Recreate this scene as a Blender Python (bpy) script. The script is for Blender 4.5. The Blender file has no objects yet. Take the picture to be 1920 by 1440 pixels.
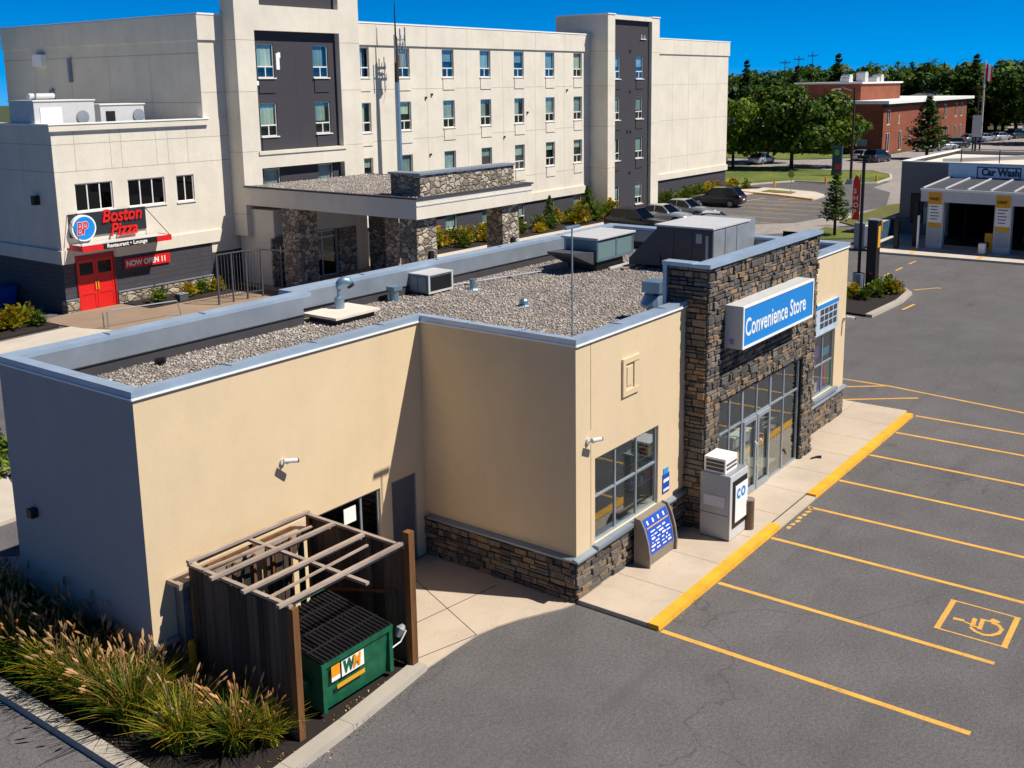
import bpy, math, random
import numpy as np
from mathutils import Vector, Matrix
rnd = random.Random(7)
NR = np.random.RandomState(11)
R = math.radians
scene = bpy.context.scene
COL = scene.collection

# ------------------------------------------------------------------ camera
CAM = dict(f=1975.43, cx=1000.18, cy=543.92, yaw=-53.697, pitch=-11.111, roll=-0.672, loc=(-17.12, -11.54, 10.84))
cd = bpy.data.cameras.new('camera'); cam = bpy.data.objects.new('camera', cd); COL.objects.link(cam)
y_, p_, r_ = R(CAM['yaw']), R(CAM['pitch']), R(CAM['roll'])
fw = Vector((-math.sin(y_) * math.cos(p_), math.cos(y_) * math.cos(p_), math.sin(p_)))
rt = Vector((math.cos(y_), math.sin(y_), 0)); up = rt.cross(fw)
rt2 = rt * math.cos(r_) + up * math.sin(r_); up2 = -rt * math.sin(r_) + up * math.cos(r_)
mw = Matrix((rt2, up2, -fw)).transposed().to_4x4(); mw.translation = Vector(CAM['loc'])
cam.matrix_world = mw
cd.sensor_width = 36; cd.lens = CAM['f'] / 1920 * 36
cd.shift_x = (960 - CAM['cx']) / 1920; cd.shift_y = (CAM['cy'] - 720) / 1920
cd.clip_start = 0.1; cd.clip_end = 3000
scene.camera = cam

# ------------------------------------------------------------------ light
EL = 52.3; SD = Vector((1.48, -3.15, 0)).normalized()
world = bpy.data.worlds.new("World"); scene.world = world; world.use_nodes = True
wn = world.node_tree.nodes; wl = world.node_tree.links; wn.clear()
o = wn.new('ShaderNodeOutputWorld'); bg = wn.new('ShaderNodeBackground'); sky = wn.new('ShaderNodeTexSky')
sky.sky_type = 'NISHITA'; sky.sun_disc = False; sky.sun_elevation = R(EL); sky.sun_rotation = math.atan2(SD.x, SD.y)
sky.altitude = 300; sky.air_density = 1.0; sky.dust_density = 0.0; sky.ozone_density = 4.0
tc = wn.new('ShaderNodeTexCoord'); va = wn.new('ShaderNodeVectorMath'); va.operation = 'ADD'; va.inputs[1].default_value = (0, 0, 0.13)
vn = wn.new('ShaderNodeVectorMath'); vn.operation = 'NORMALIZE'
hs = wn.new('ShaderNodeHueSaturation'); hs.inputs['Saturation'].default_value = 1.75; hs.inputs['Value'].default_value = 1.0; hs.inputs['Hue'].default_value = .512
wl.new(tc.outputs['Generated'], va.inputs[0]); wl.new(va.outputs[0], vn.inputs[0]); wl.new(vn.outputs[0], sky.inputs[0])
wl.new(sky.outputs[0], hs.inputs['Color'])
sx_ = wn.new('ShaderNodeSeparateXYZ'); mr = wn.new('ShaderNodeMapRange'); mu = wn.new('ShaderNodeVectorMath'); mu.operation = 'SCALE'   # horizon brighter than the deep upper sky
mr.inputs['From Min'].default_value = .02; mr.inputs['From Max'].default_value = .32; mr.inputs['To Min'].default_value = 2.1; mr.inputs['To Max'].default_value = .6
wl.new(tc.outputs['Generated'], sx_.inputs[0]); wl.new(sx_.outputs[2], mr.inputs['Value']); wl.new(hs.outputs[0], mu.inputs[0]); wl.new(mr.outputs[0], mu.inputs['Scale']); wl.new(mu.outputs[0], bg.inputs[0]); wl.new(bg.outputs[0], o.inputs[0])
bg.inputs[1].default_value = 0.055
sl = bpy.data.lights.new('sun', 'SUN'); sl.energy = 5.0; sl.angle = R(0.5); sl.color = (1.0, 0.93, 0.83)
sun = bpy.data.objects.new('sun', sl); COL.objects.link(sun); sun.location = (0, 0, 60)
sd = Vector((SD.x * math.cos(R(EL)), SD.y * math.cos(R(EL)), math.sin(R(EL))))
sun.rotation_euler = sd.to_track_quat('Z', 'Y').to_euler()
vs = scene.view_settings; vs.view_transform = 'Standard'; vs.look = 'None'; vs.exposure = 0.25; vs.gamma = 1.0
try: vs.use_curve_mapping = False
except Exception: pass
scene.display_settings.display_device = 'sRGB'
scene.cycles.max_bounces = 8; scene.cycles.diffuse_bounces = 3; scene.cycles.transparent_max_bounces = 12

# ------------------------------------------------------------------ materials
def lin(h):
    if isinstance(h, str):
        c = [int(h[i:i + 2], 16) / 255 for i in (0, 2, 4)]
        return tuple((v / 12.92 if v <= .04045 else ((v + .055) / 1.055) ** 2.4) for v in c)
    return tuple(h)
MATS = {}
class NT:
    def __init__(s, name):
        s.m = bpy.data.materials.new(name); s.m.use_nodes = True; s.n = s.m.node_tree.nodes; s.l = s.m.node_tree.links
        s.n.clear(); s.out = s.n.new('ShaderNodeOutputMaterial'); s.b = s.n.new('ShaderNodeBsdfPrincipled')
        s.l.new(s.b.outputs[0], s.out.inputs[0]); s.tc = s.n.new('ShaderNodeTexCoord'); s.co = s.tc.outputs['Object']
    def N(s, t, **k):
        nd = s.n.new(t)
        for a, b in k.items():
            if a.startswith('i_'): nd.inputs[a[2:]].default_value = b
            else: setattr(nd, a, b)
        return nd
    def noise(s, scale, detail=4, rough=.55, co=None, dist=0):
        n = s.N('ShaderNodeTexNoise', i_Scale=scale, i_Detail=detail, i_Roughness=rough, i_Distortion=dist)
        s.l.new(co or s.co, n.inputs['Vector']); return n.outputs['Fac']
    def mapping(s, sc=(1, 1, 1), rot=(0, 0, 0)):
        n = s.n.new('ShaderNodeMapping'); n.inputs['Scale'].default_value = sc; n.inputs['Rotation'].default_value = rot
        s.l.new(s.co, n.inputs['Vector']); return n.outputs[0]
    def ramp(s, fac, stops, interp='LINEAR'):
        n = s.n.new('ShaderNodeValToRGB'); cr = n.color_ramp; cr.interpolation = interp
        while len(cr.elements) < len(stops): cr.elements.new(0.5)
        for e, (p, c) in zip(cr.elements, stops): e.position = p; e.color = (*c, 1)
        s.l.new(fac, n.inputs[0]); return n.outputs[0]
    def mix(s, fac, a, b, mode='MIX'):
        n = s.n.new('ShaderNodeMix'); n.data_type = 'RGBA'; n.blend_type = mode
        for sock, v in ((n.inputs[0], fac), (n.inputs[6], a), (n.inputs[7], b)):
            if hasattr(v, 'links') or isinstance(v, bpy.types.NodeSocket): s.l.new(v, sock)
            else: sock.default_value = v if isinstance(v, (int, float)) else (*v, 1)
        return n.outputs[2]
    def math(s, op, a, b=0.0, c=None):
        n = s.n.new('ShaderNodeMath'); n.operation = op
        for i, v in enumerate((a, b) if c is None else (a, b, c)):
            if isinstance(v, bpy.types.NodeSocket): s.l.new(v, n.inputs[i])
            else: n.inputs[i].default_value = v
        return n.outputs[0]
    def bump(s, h, strength=.3, dist=.01):
        n = s.n.new('ShaderNodeBump'); n.inputs['Strength'].default_value = strength; n.inputs['Distance'].default_value = dist
        s.l.new(h, n.inputs['Height']); s.l.new(n.outputs[0], s.b.inputs['Normal'])
    def col(s, c): s.l.new(c, s.b.inputs['Base Color'])
    def sep(s):
        n = s.n.new('ShaderNodeSeparateXYZ'); s.l.new(s.co, n.inputs[0]); return n.outputs
    def island(s):
        return s.n.new('ShaderNodeNewGeometry').outputs['Random Per Island']
def sc_(c, k): return tuple(min(1, v * k) for v in c)
def plain(name, c, rough=.6, metal=0, var=.12, scale=3, bumpy=0, bscale=40, island=0, spec=None):
    """painted or plain surface with soft tonal variation"""
    if name in MATS: return MATS[name]
    t = NT(name); c = lin(c)
    f = t.noise(scale, 5, .6)
    k = t.ramp(f, ((.3, sc_(c, 1 - var)), (.7, sc_(c, 1 + var))))
    if island:
        g = t.ramp(t.island(), ((0, (1 - island,) * 3), (1, (1,) * 3))); k = t.mix(1.0, k, g, 'MULTIPLY')
    t.col(k); t.b.inputs['Roughness'].default_value = rough; t.b.inputs['Metallic'].default_value = metal
    if spec is not None: t.b.inputs['Specular IOR Level'].default_value = spec
    if bumpy: t.bump(t.noise(bscale, 3, .6), bumpy, .01)
    MATS[name] = t.m; return t.m
def stucco(name, c, dirt=.12, fine=90):
    t = NT(name); c = lin(c)
    big = t.noise(.5, 4, .6); mid = t.noise(3, 4, .6); fn = t.noise(fine, 2, .7)
    st = t.noise(1.3, 4, .6, t.mapping((1, 1, .12)))
    k = t.ramp(big, ((.3, sc_(c, 1 - dirt * .5)), (.7, sc_(c, 1 + .03))))
    k = t.mix(t.math('MULTIPLY', t.ramp(st, ((.48, (0, 0, 0)), (.78, (1, 1, 1)))), dirt * 1.2), k, sc_(c, .66))
    pt = t.ramp(t.noise(.8, 6, .75, None, .5), ((.55, (0, 0, 0)), (.62, (1, 1, 1)))); k = t.mix(t.math('MULTIPLY', pt, dirt * .35), k, sc_(c, .8))
    k = t.mix(.35, k, t.ramp(mid, ((.3, sc_(c, .9)), (.7, sc_(c, 1.05)))))
    k = t.mix(.30, k, t.ramp(fn, ((.35, sc_(c, .78)), (.65, sc_(c, 1.18)))))
    t.col(k); t.b.inputs['Roughness'].default_value = .9; t.b.inputs['Specular IOR Level'].default_value = .2
    t.bump(fn, .5, .006); return t.m
def island_mat(name, stops, rough=.85, nscale=14, bump=.4, grain=None, interp='CONSTANT'):
    t = NT(name); k = t.ramp(t.island(), [(p, lin(c)) for p, c in stops], interp)
    f = t.noise(nscale, 5, .65, t.mapping(grain) if grain else None)
    k = t.mix(1.0, k, t.ramp(f, ((.3, (.62,) * 3), (.7, (1.25,) * 3))), 'MULTIPLY')
    if 'pebble' in name: k = t.mix(1.0, k, t.ramp(t.noise(.8, 4, .65), ((.32, (.66, .66, .68)), (.55, (1, 1, 1)), (.75, (1.12, 1.08, 1.02)))), 'MULTIPLY')
    t.col(k); t.b.inputs['Roughness'].default_value = rough; t.b.inputs['Specular IOR Level'].default_value = .25
    if bump: t.bump(f, bump, .012)
    return t.m
def leaf_mat(name, stops, trans=.35):
    t = NT(name); k = t.ramp(t.island(), [(p, lin(c)) for p, c in stops]); oi = t.n.new('ShaderNodeObjectInfo'); k = t.mix(1.0, k, t.ramp(oi.outputs['Random'], ((0, (.66, .72, .7)), (.5, (1, 1, 1)), (1, (1.45, 1.3, 1.0)))), 'MULTIPLY')
    f = t.noise(.6, 3, .6); k = t.mix(1.0, k, t.ramp(f, ((.3, (.7,) * 3), (.7, (1.25,) * 3))), 'MULTIPLY')
    t.col(k); t.b.inputs['Roughness'].default_value = .6; t.b.inputs['Specular IOR Level'].default_value = .25
    tr = t.n.new('ShaderNodeBsdfTranslucent'); t.l.new(k, tr.inputs[0]); mx = t.n.new('ShaderNodeMixShader'); mx.inputs[0].default_value = trans
    t.l.new(t.b.outputs[0], mx.inputs[1]); t.l.new(tr.outputs[0], mx.inputs[2]); t.l.new(mx.outputs[0], t.out.inputs[0]); return t.m
def glass_mat(name, tint=(.55, .62, .6), refl=1.0, rough=.02, solid=0.0, solidc=(.02, .03, .035)):
    t = NT(name); t.n.remove(t.b)
    tr = t.n.new('ShaderNodeBsdfTransparent'); tr.inputs[0].default_value = (*tint, 1)
    gl = t.n.new('ShaderNodeBsdfGlossy'); gl.inputs['Roughness'].default_value = rough; gl.inputs[0].default_value = (.9, .95, 1, 1)
    df = t.n.new('ShaderNodeBsdfDiffuse'); df.inputs[0].default_value = (*solidc, 1)
    m0 = t.n.new('ShaderNodeMixShader'); m0.inputs[0].default_value = solid; t.l.new(tr.outputs[0], m0.inputs[1]); t.l.new(df.outputs[0], m0.inputs[2])
    lw = t.n.new('ShaderNodeLayerWeight'); lw.inputs[0].default_value = .5
    nz = t.noise(.8, 2, .5); bp = t.n.new('ShaderNodeBump'); bp.inputs['Strength'].default_value = .05; bp.inputs['Distance'].default_value = .05
    t.l.new(nz, bp.inputs['Height']); t.l.new(bp.outputs[0], gl.inputs['Normal'])
    fm = t.math('MULTIPLY_ADD', t.math('POWER', lw.outputs['Facing'], 3.0), .85 * refl, .06 * refl)
    m1 = t.n.new('ShaderNodeMixShader'); t.l.new(fm, m1.inputs[0]); t.l.new(m0.outputs[0], m1.inputs[1]); t.l.new(gl.outputs[0], m1.inputs[2])
    t.l.new(m1.outputs[0], t.out.inputs[0]); return t.m
def siding_mat(name, c, pitch=.2):
    t = NT(name); c = lin(c); z = t.sep()[2]
    fz = t.math('FRACT', t.math('MULTIPLY', z, 1 / pitch)); line = t.math('LESS_THAN', fz, .1)
    k = t.ramp(t.noise(2, 5, .6, t.mapping((1, 1, 6))), ((.3, sc_(c, .8)), (.7, sc_(c, 1.2))))
    k = t.mix(line, k, sc_(c, .4)); t.col(k); t.b.inputs['Roughness'].default_value = .7; t.bump(fz, .5, .02); return t.m
def fieldstone_mat(name, scale=2.6):
    t = NT(name); co = t.mapping((1, 1, 1.5))
    nz = t.N('ShaderNodeTexNoise', i_Scale=2.5, i_Detail=2.0); t.l.new(co, nz.inputs['Vector'])
    mx = t.n.new('ShaderNodeVectorMath'); mx.operation = 'MULTIPLY_ADD'; t.l.new(nz.outputs['Color'], mx.inputs[0]); mx.inputs[1].default_value = (.35,) * 3; t.l.new(co, mx.inputs[2])
    v = t.N('ShaderNodeTexVoronoi', i_Scale=scale); v.feature = 'F1'; t.l.new(mx.outputs[0], v.inputs['Vector'])
    e = t.N('ShaderNodeTexVoronoi', i_Scale=scale); e.feature = 'DISTANCE_TO_EDGE'; t.l.new(mx.outputs[0], e.inputs['Vector'])
    sp = t.n.new('ShaderNodeSeparateColor'); t.l.new(v.outputs['Color'], sp.inputs[0])
    k = t.ramp(sp.outputs[0], ((0, lin('827a6e')), (.3, lin('b3a998')), (.55, lin('9c907e')), (.8, lin('c4b8a2')), (1, lin('a9977b'))), 'CONSTANT')
    k = t.mix(1.0, k, t.ramp(t.noise(9, 5), ((.3, (.7,) * 3), (.7, (1.2,) * 3))), 'MULTIPLY')
    k = t.mix(t.ramp(e.outputs[0], ((.02, (1, 1, 1)), (.07, (0, 0, 0)))), k, lin('4a4239'))
    t.col(k); t.b.inputs['Roughness'].default_value = .9; t.bump(t.math('MINIMUM', e.outputs[0], .18), 1.0, .25); return t.m
def asphalt_mat(name, c, crack=.8, warm=.15):
    t = NT(name); c = lin(c)
    a = t.noise(.09, 4, .6); b = t.noise(.7, 5, .65); f = t.noise(55, 3, .75); g = t.noise(150, 2, .8)
    k = t.ramp(a, ((.3, sc_(c, .78)), (.7, sc_(c, 1.2))))
    k = t.mix(.5, k, t.ramp(b, ((.25, sc_(c, .7)), (.75, sc_(c, 1.25)))))
    k = t.mix(1.0, k, t.ramp(t.noise(14, 4, .75), ((.3, (.72,) * 3), (.7, (1.3,) * 3))), 'MULTIPLY'); k = t.mix(1.0, k, t.ramp(f, ((.3, (.45,) * 3), (.5, (.95,) * 3), (.64, (1.6,) * 3), (.74, (2.6,) * 3))), 'MULTIPLY')
    k = t.mix(t.math('MULTIPLY', t.ramp(g, ((.66, (0, 0, 0)), (.72, (1, 1, 1)))), .5), k, sc_(c, 3))
    st = t.ramp(t.noise(.35, 5, .7, None, .6), ((.62, (0, 0, 0)), (.72, (1, 1, 1)))); k = t.mix(t.math('MULTIPLY', st, warm), k, sc_((c[0] * 1.5, c[1] * 1.15, c[2] * .9), 1))
    # tyre sweeps and oil stains
    sw = t.ramp(t.noise(1.1, 4, .6, t.mapping((.12, 1.0, 1), (0, 0, .5))), ((.56, (0, 0, 0)), (.7, (1, 1, 1)))); k = t.mix(t.math('MULTIPLY', sw, .28), k, sc_(c, .55))
    dd = t.ramp(t.noise(.28, 5, .7), ((.6, (0, 0, 0)), (.75, (1, 1, 1)))); k = t.mix(t.math('MULTIPLY', dd, .3), k, sc_((c[0] * 1.7, c[1] * 1.6, c[2] * 1.5), 1))
    os_ = t.ramp(t.noise(.55, 3, .5, None, .3), ((.24, (1, 1, 1)), (.33, (0, 0, 0)))); k = t.mix(t.math('MULTIPLY', os_, .6), k, sc_(c, .45))
    # cracks
    nz = t.N('ShaderNodeTexNoise', i_Scale=.5, i_Detail=6.0); t.l.new(t.co, nz.inputs['Vector'])
    mx = t.n.new('ShaderNodeVectorMath'); mx.operation = 'MULTIPLY_ADD'; t.l.new(nz.outputs['Color'], mx.inputs[0]); mx.inputs[1].default_value = (2.5,) * 3; t.l.new(t.co, mx.inputs[2])
    v = t.N('ShaderNodeTexVoronoi', i_Scale=.13); v.feature = 'DISTANCE_TO_EDGE'; t.l.new(mx.outputs[0], v.inputs['Vector'])
    m = t.ramp(v.outputs[0], ((.0014, (1, 1, 1)), (.0035, (0, 0, 0)))); gate = t.ramp(t.noise(.12, 2), ((.48, (0, 0, 0)), (.56, (1, 1, 1))))
    k = t.mix(t.math('MULTIPLY', t.math('MULTIPLY', m, gate), crack), k, sc_(c, .3))
    t.col(k); t.b.inputs['Roughness'].default_value = .88; t.b.inputs['Specular IOR Level'].default_value = .3; t.bump(f, .6, .012); return t.m
def concrete_mat(name, c, stain=.35):
    t = NT(name); c = lin(c)
    k = t.ramp(t.noise(.5, 5, .65), ((.3, sc_(c, .82)), (.7, sc_(c, 1.12))))
    k = t.mix(t.math('MULTIPLY', t.ramp(t.noise(1.7, 6, .7, None, 1.0), ((.5, (0, 0, 0)), (.72, (1, 1, 1)))), stain), k, sc_(c, .6))
    k = t.mix(t.math('MULTIPLY', t.ramp(t.noise(11, 2, .5), ((.70, (0, 0, 0)), (.74, (1, 1, 1)))), .5), k, sc_(c, .4))
    k = t.mix(.25, k, t.ramp(t.noise(70, 3, .7), ((.3, sc_(c, .7)), (.7, sc_(c, 1.25)))))
    t.col(k); t.b.inputs['Roughness'].default_value = .9; t.bump(t.noise(60, 3), .25, .006); return t.m
def paint_mat(name, c, under, wear=.5):
    t = NT(name); c = lin(c)
    k = t.ramp(t.noise(2.2, 4, .6), ((.3, sc_(c, .82)), (.7, sc_(c, 1.1))))
    w = t.ramp(t.noise(24, 5, .8), ((.54 - .10 * (wear - .5), (0, 0, 0)), (.64, (1, 1, 1)))); w2 = t.ramp(t.noise(1.2, 3), ((.4, (.2,) * 3), (.65, (1,) * 3)))
    k = t.mix(t.math('MULTIPLY', t.math('MULTIPLY', w, w2), wear), k, lin(under)); t.col(k); t.b.inputs['Roughness'].default_value = .7
    t.bump(t.noise(55, 3, .75), .4, .01); return t.m
def gravel_mat(name):
    t = NT(name); v = t.N('ShaderNodeTexVoronoi', i_Scale=14.0); t.l.new(t.co, v.inputs['Vector'])
    sp = t.n.new('ShaderNodeSeparateColor'); t.l.new(v.outputs['Color'], sp.inputs[0])
    k = t.ramp(sp.outputs[0], ((0, lin('857c74')), (.4, lin('a89d92')), (.8, lin('978d85')), (1, lin('b9ada1'))))
    k = t.mix(t.ramp(v.outputs['Distance'], ((.35, (0, 0, 0)), (.7, (1, 1, 1)))), k, lin('6a625b')); k = t.mix(1.0, k, t.ramp(t.noise(.7, 4, .6), ((.3, (.72,) * 3), (.7, (1.15,) * 3))), 'MULTIPLY'); t.col(k); t.b.inputs['Roughness'].default_value = .95
    t.bump(t.math('SUBTRACT', 1.0, v.outputs['Distance']), 1, .05); return t.m
def grass_mat(name, a, b, c):
    t = NT(name); k = t.ramp(t.noise(.15, 5, .65), ((.3, lin(a)), (.55, lin(b)), (.75, lin(c))))
    k = t.mix(1.0, k, t.ramp(t.noise(6, 6, .8), ((.3, (.55,) * 3), (.7, (1.35,) * 3))), 'MULTIPLY'); t.col(k); t.b.inputs['Roughness'].default_value = .95
    t.bump(t.noise(8, 5, .8), .8, .2); return t.m
def metal_mat(name, c, rough=.38, metal=.75, var=.1):
    t = NT(name); c = lin(c); k = t.ramp(t.noise(1.2, 5, .6), ((.3, sc_(c, 1 - var)), (.7, sc_(c, 1 + var)))); t.col(k)
    t.b.inputs['Metallic'].default_value = metal; rr = t.ramp(t.noise(2.5, 4), ((.3, (rough * .8,) * 3), (.7, (min(1, rough * 1.3),) * 3))); t.l.new(rr, t.b.inputs['Roughness'])
    t.bump(t.noise(.9, 3), .12, .03); return t.m

M_TAN = stucco('tan stucco', (.735, .580, .370), .3)
M_TANSHADE = stucco('tan stucco with painted grey shade', (.42, .395, .375), .3)  # shade of the tan end wall is put into this grey
M_CREAM = stucco('cream stucco', (.785, .73, .615), .6, 30)
M_CHAR = siding_mat('charcoal siding', '45434a', .25)
M_CHARP = stucco('charcoal stucco panel', (.060, .058, .068), .1, 30)
M_LEDGE = island_mat('ledge stone', ((0, '5c5853'), (.16, '73685c'), (.30, '64605b'), (.44, '86725c'), (.56, '524e4a'), (.68, '7b736b'), (.80, '917b62'), (.9, '6b655e')))
M_MORTAR = plain('dark mortar', '1d1a18', .95, bumpy=.4)
M_FIELD = fieldstone_mat('grey field stone')
M_COPING = metal_mat('blue grey steel coping', 'a9bdd2', .4, .35)
M_COPD = metal_mat('dull grey flashing', '8d97a3', .5, .35)
M_MEMB = plain('dark roof membrane', '3d3d42', .85, bumpy=.2)
M_GRAV = gravel_mat('roof gravel bed'); M_PEB = island_mat('roof pebble', ((0, 'a39d98'), (.25, 'bcb5af'), (.5, 'afa8a2'), (.7, 'cfc8c1'), (.85, '8d8782'), (.93, 'bcae9f')), .9, 20, .2)
M_ASPH = asphalt_mat('asphalt', (.12, .115, .117), .45); M_ROAD = asphalt_mat('grey road asphalt', (.30, .27, .25), .5)
M_CONC = concrete_mat('warm concrete', (.52, .43, .335)); M_CONC2 = concrete_mat('pale concrete', (.56, .5, .42), .25); M_KERB = concrete_mat('kerb concrete', (.42, .38, .32))
M_BROWN = concrete_mat('brown stained concrete', (.30, .215, .15), .2)
M_YEL = paint_mat('yellow line paint', (.80, .42, .07), '68625e', 1.0); M_YELK = paint_mat('yellow kerb paint', (.85, .42, .02), '8a7a60', .7)
M_MULCH = plain('dark mulch', '231b17', .98, var=.5, scale=30, bumpy=1, bscale=60)
M_ALU = metal_mat('aluminium frame', 'a9b2ba', .4, .5); M_WHITE = plain('white vinyl', 'e6e3dc', .5, var=.04); M_BLACK = plain('black paint', '141416', .5)
M_GLASS = glass_mat('shop glass', (.9, .95, .93), 1.0); M_GLASSH = glass_mat('room window glass', (.86, .94, .95), .8); M_GLASSD = glass_mat('dark window glass', (.2, .24, .24), 1.0)
M_CURT = leaf_mat('pale curtain', ((0, '8fa3a3'), (.4, 'b3c6c3'), (.8, 'c9d2cc'), (1, 'd8d2c4')), .2); M_DARK = plain('dark interior', '0d0d0f', .95); M_ROOM = plain('shop interior paint', 'b8b1a6', .9); M_FLOOR = plain('shop floor tile', 'a79d8d', .4, var=.05)
M_WOODD = island_mat('dark weathered board', ((0, '4a4038'), (.3, '5c4f45'), (.6, '3b342f'), (.85, '6a5a4b')), .9, 9, .5, (1, 1, .08))
M_WOODB = island_mat('brown timber', ((0, '65472b'), (.5, '775232'), (.8, '523a26')), .85, 7, .5, (1, 1, .12)); M_WOODG = island_mat('grey weathered timber', ((0, '8f8074'), (.4, 'a59587'), (.75, '6f5f53')), .9, 7, .5, (.15, .15, 1))
M_GREEN = plain('green bin paint', '0c5a3c', .5, var=.35, scale=5, bumpy=.25, bscale=6); M_LID = plain('black plastic lid', '1a1a1f', .38, var=.1)
M_BLUE = plain('sign blue', '1487d8', .4, var=.03); M_SIGNW = plain('sign white', 'f2f2ee', .5, var=.02); M_BOARD = plain('board blue', '1f4fb8', .5, var=.06); M_CWB = plain('pale blue fascia panel', 'c6e4f6', .5, var=.05)
M_NAVY = plain('navy lettering', '18405f', .5); M_RED = plain('bright red paint', 'd81e1a', .45, var=.06); M_DRED = plain('dark red paint', 'a01614', .5); M_ORANGE = plain('orange sticker', 'f09a14', .5); M_YPL = plain('yellow panel', 'e0a416', .55, var=.08)
M_STEELG = metal_mat('grey steel sheet', '9aa0a5', .45, .35); M_GALV = metal_mat('blue galvanised steel', '86a3b8', .4, .6); M_UNIT = plain('dark grey unit panel', '4b4d54', .55, var=.08); M_TEAL = glass_mat('teal screen panel', (.3, .4, .4), .5, .15, .8, (.20, .31, .33))
M_LGREY = plain('light grey enamel', 'c7c8c8', .45, var=.05); M_TAUPE = plain('taupe metal', '857a6d', .5, var=.05); M_BRONZE = plain('brown bin metal', '65523f', .5)
M_PALEW = plain('sun bleached plywood', 'ddd2c4', .8, var=.08); M_TRUNK = plain('bark', '3c3026', .95, var=.3, scale=8, bumpy=.8)
M_GRASS = grass_mat('lawn', (.08, .12, .015), (.16, .20, .03), (.28, .27, .05)); M_FIELD2 = grass_mat('far ground', (.04, .06, .02), (.06, .08, .025), (.09, .10, .04)); M_DRYG = grass_mat('dry lawn', (.12, .13, .03), (.2, .19, .05), (.27, .22, .07))
M_LEAFA = leaf_mat('maple leaf', ((0, '26400f'), (.35, '3c5c14'), (.65, '557418'), (.88, '7b8f24'), (1, '9a9a34'))); M_LEAFB = leaf_mat('dark woodland leaf', ((0, '1c2f10'), (.4, '2d4a16'), (.7, '436320'), (.93, '5f7a2c'), (1, '80692c')))
M_LEAFC = leaf_mat('conifer needle', ((0, '2f4618'), (.5, '4a6424'), (1, '6e8436'))); M_BLADE = leaf_mat('ornamental grass blade', ((0, '2b4a14'), (.3, '4f701c'), (.6, '7f9226'), (.85, 'bda634'), (1, 'e0b446')), .4)
M_PLUME = leaf_mat('tan seed plume', ((0, 'b58a5c'), (.5, 'd3a878'), (1, 'e8c295')), .4); M_SHRUB = leaf_mat('yellow green shrub', ((0, '4a5f14'), (.4, '7e8c1c'), (.7, 'c2a41e'), (.9, 'e0a51c'), (1, 'd87f1c')), .35)
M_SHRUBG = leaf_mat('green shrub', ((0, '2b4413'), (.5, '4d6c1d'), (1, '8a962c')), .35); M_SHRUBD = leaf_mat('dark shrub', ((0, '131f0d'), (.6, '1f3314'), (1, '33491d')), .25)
def brick_mat(name, a, b, m):
    t = NT(name); bt = t.n.new('ShaderNodeTexBrick'); x, y, z = t.sep(); cb = t.n.new('ShaderNodeCombineXYZ')
    t.l.new(t.math('ADD', x, y), cb.inputs[0]); t.l.new(z, cb.inputs[1]); t.l.new(cb.outputs[0], bt.inputs['Vector'])
    bt.inputs['Color1'].default_value = (*lin(a), 1); bt.inputs['Color2'].default_value = (*lin(b), 1); bt.inputs['Mortar'].default_value = (*lin(m), 1)
    bt.inputs['Scale'].default_value = 2.0; bt.inputs['Mortar Size'].default_value = .012
    k = t.mix(1.0, bt.outputs[0], t.ramp(t.noise(.5, 5, .6), ((.3, (.8,) * 3), (.7, (1.15,) * 3))), 'MULTIPLY'); t.col(k); t.b.inputs['Roughness'].default_value = .9; return t.m
M_BRICK = brick_mat('orange brick', '7e4028', '944a2e', '7c5f4e'); M_CARB = {}
def carpaint(c, name):
    if name in MATS: return MATS[name]
    t = NT(name); t.b.inputs['Base Color'].default_value = (*lin(c), 1); t.b.inputs['Metallic'].default_value = .5 if sum(lin(c)) > .3 else 0; t.b.inputs['Roughness'].default_value = .35; t.b.inputs['Coat Weight'].default_value = .5; t.b.inputs['Coat Roughness'].default_value = .05
    MATS[name] = t.m; return t.m
M_CGLASS = plain('car glass', '080b10', .08, var=.02, spec=.35); M_TYRE = plain('tyre rubber', '151516', .85); M_RIM = metal_mat('alloy rim', '8c8f94', .35, .8); M_TAIL = plain('tail light red', 'b01212', .25); M_HEAD = plain('head light lens', 'd9dde0', .15)

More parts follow.
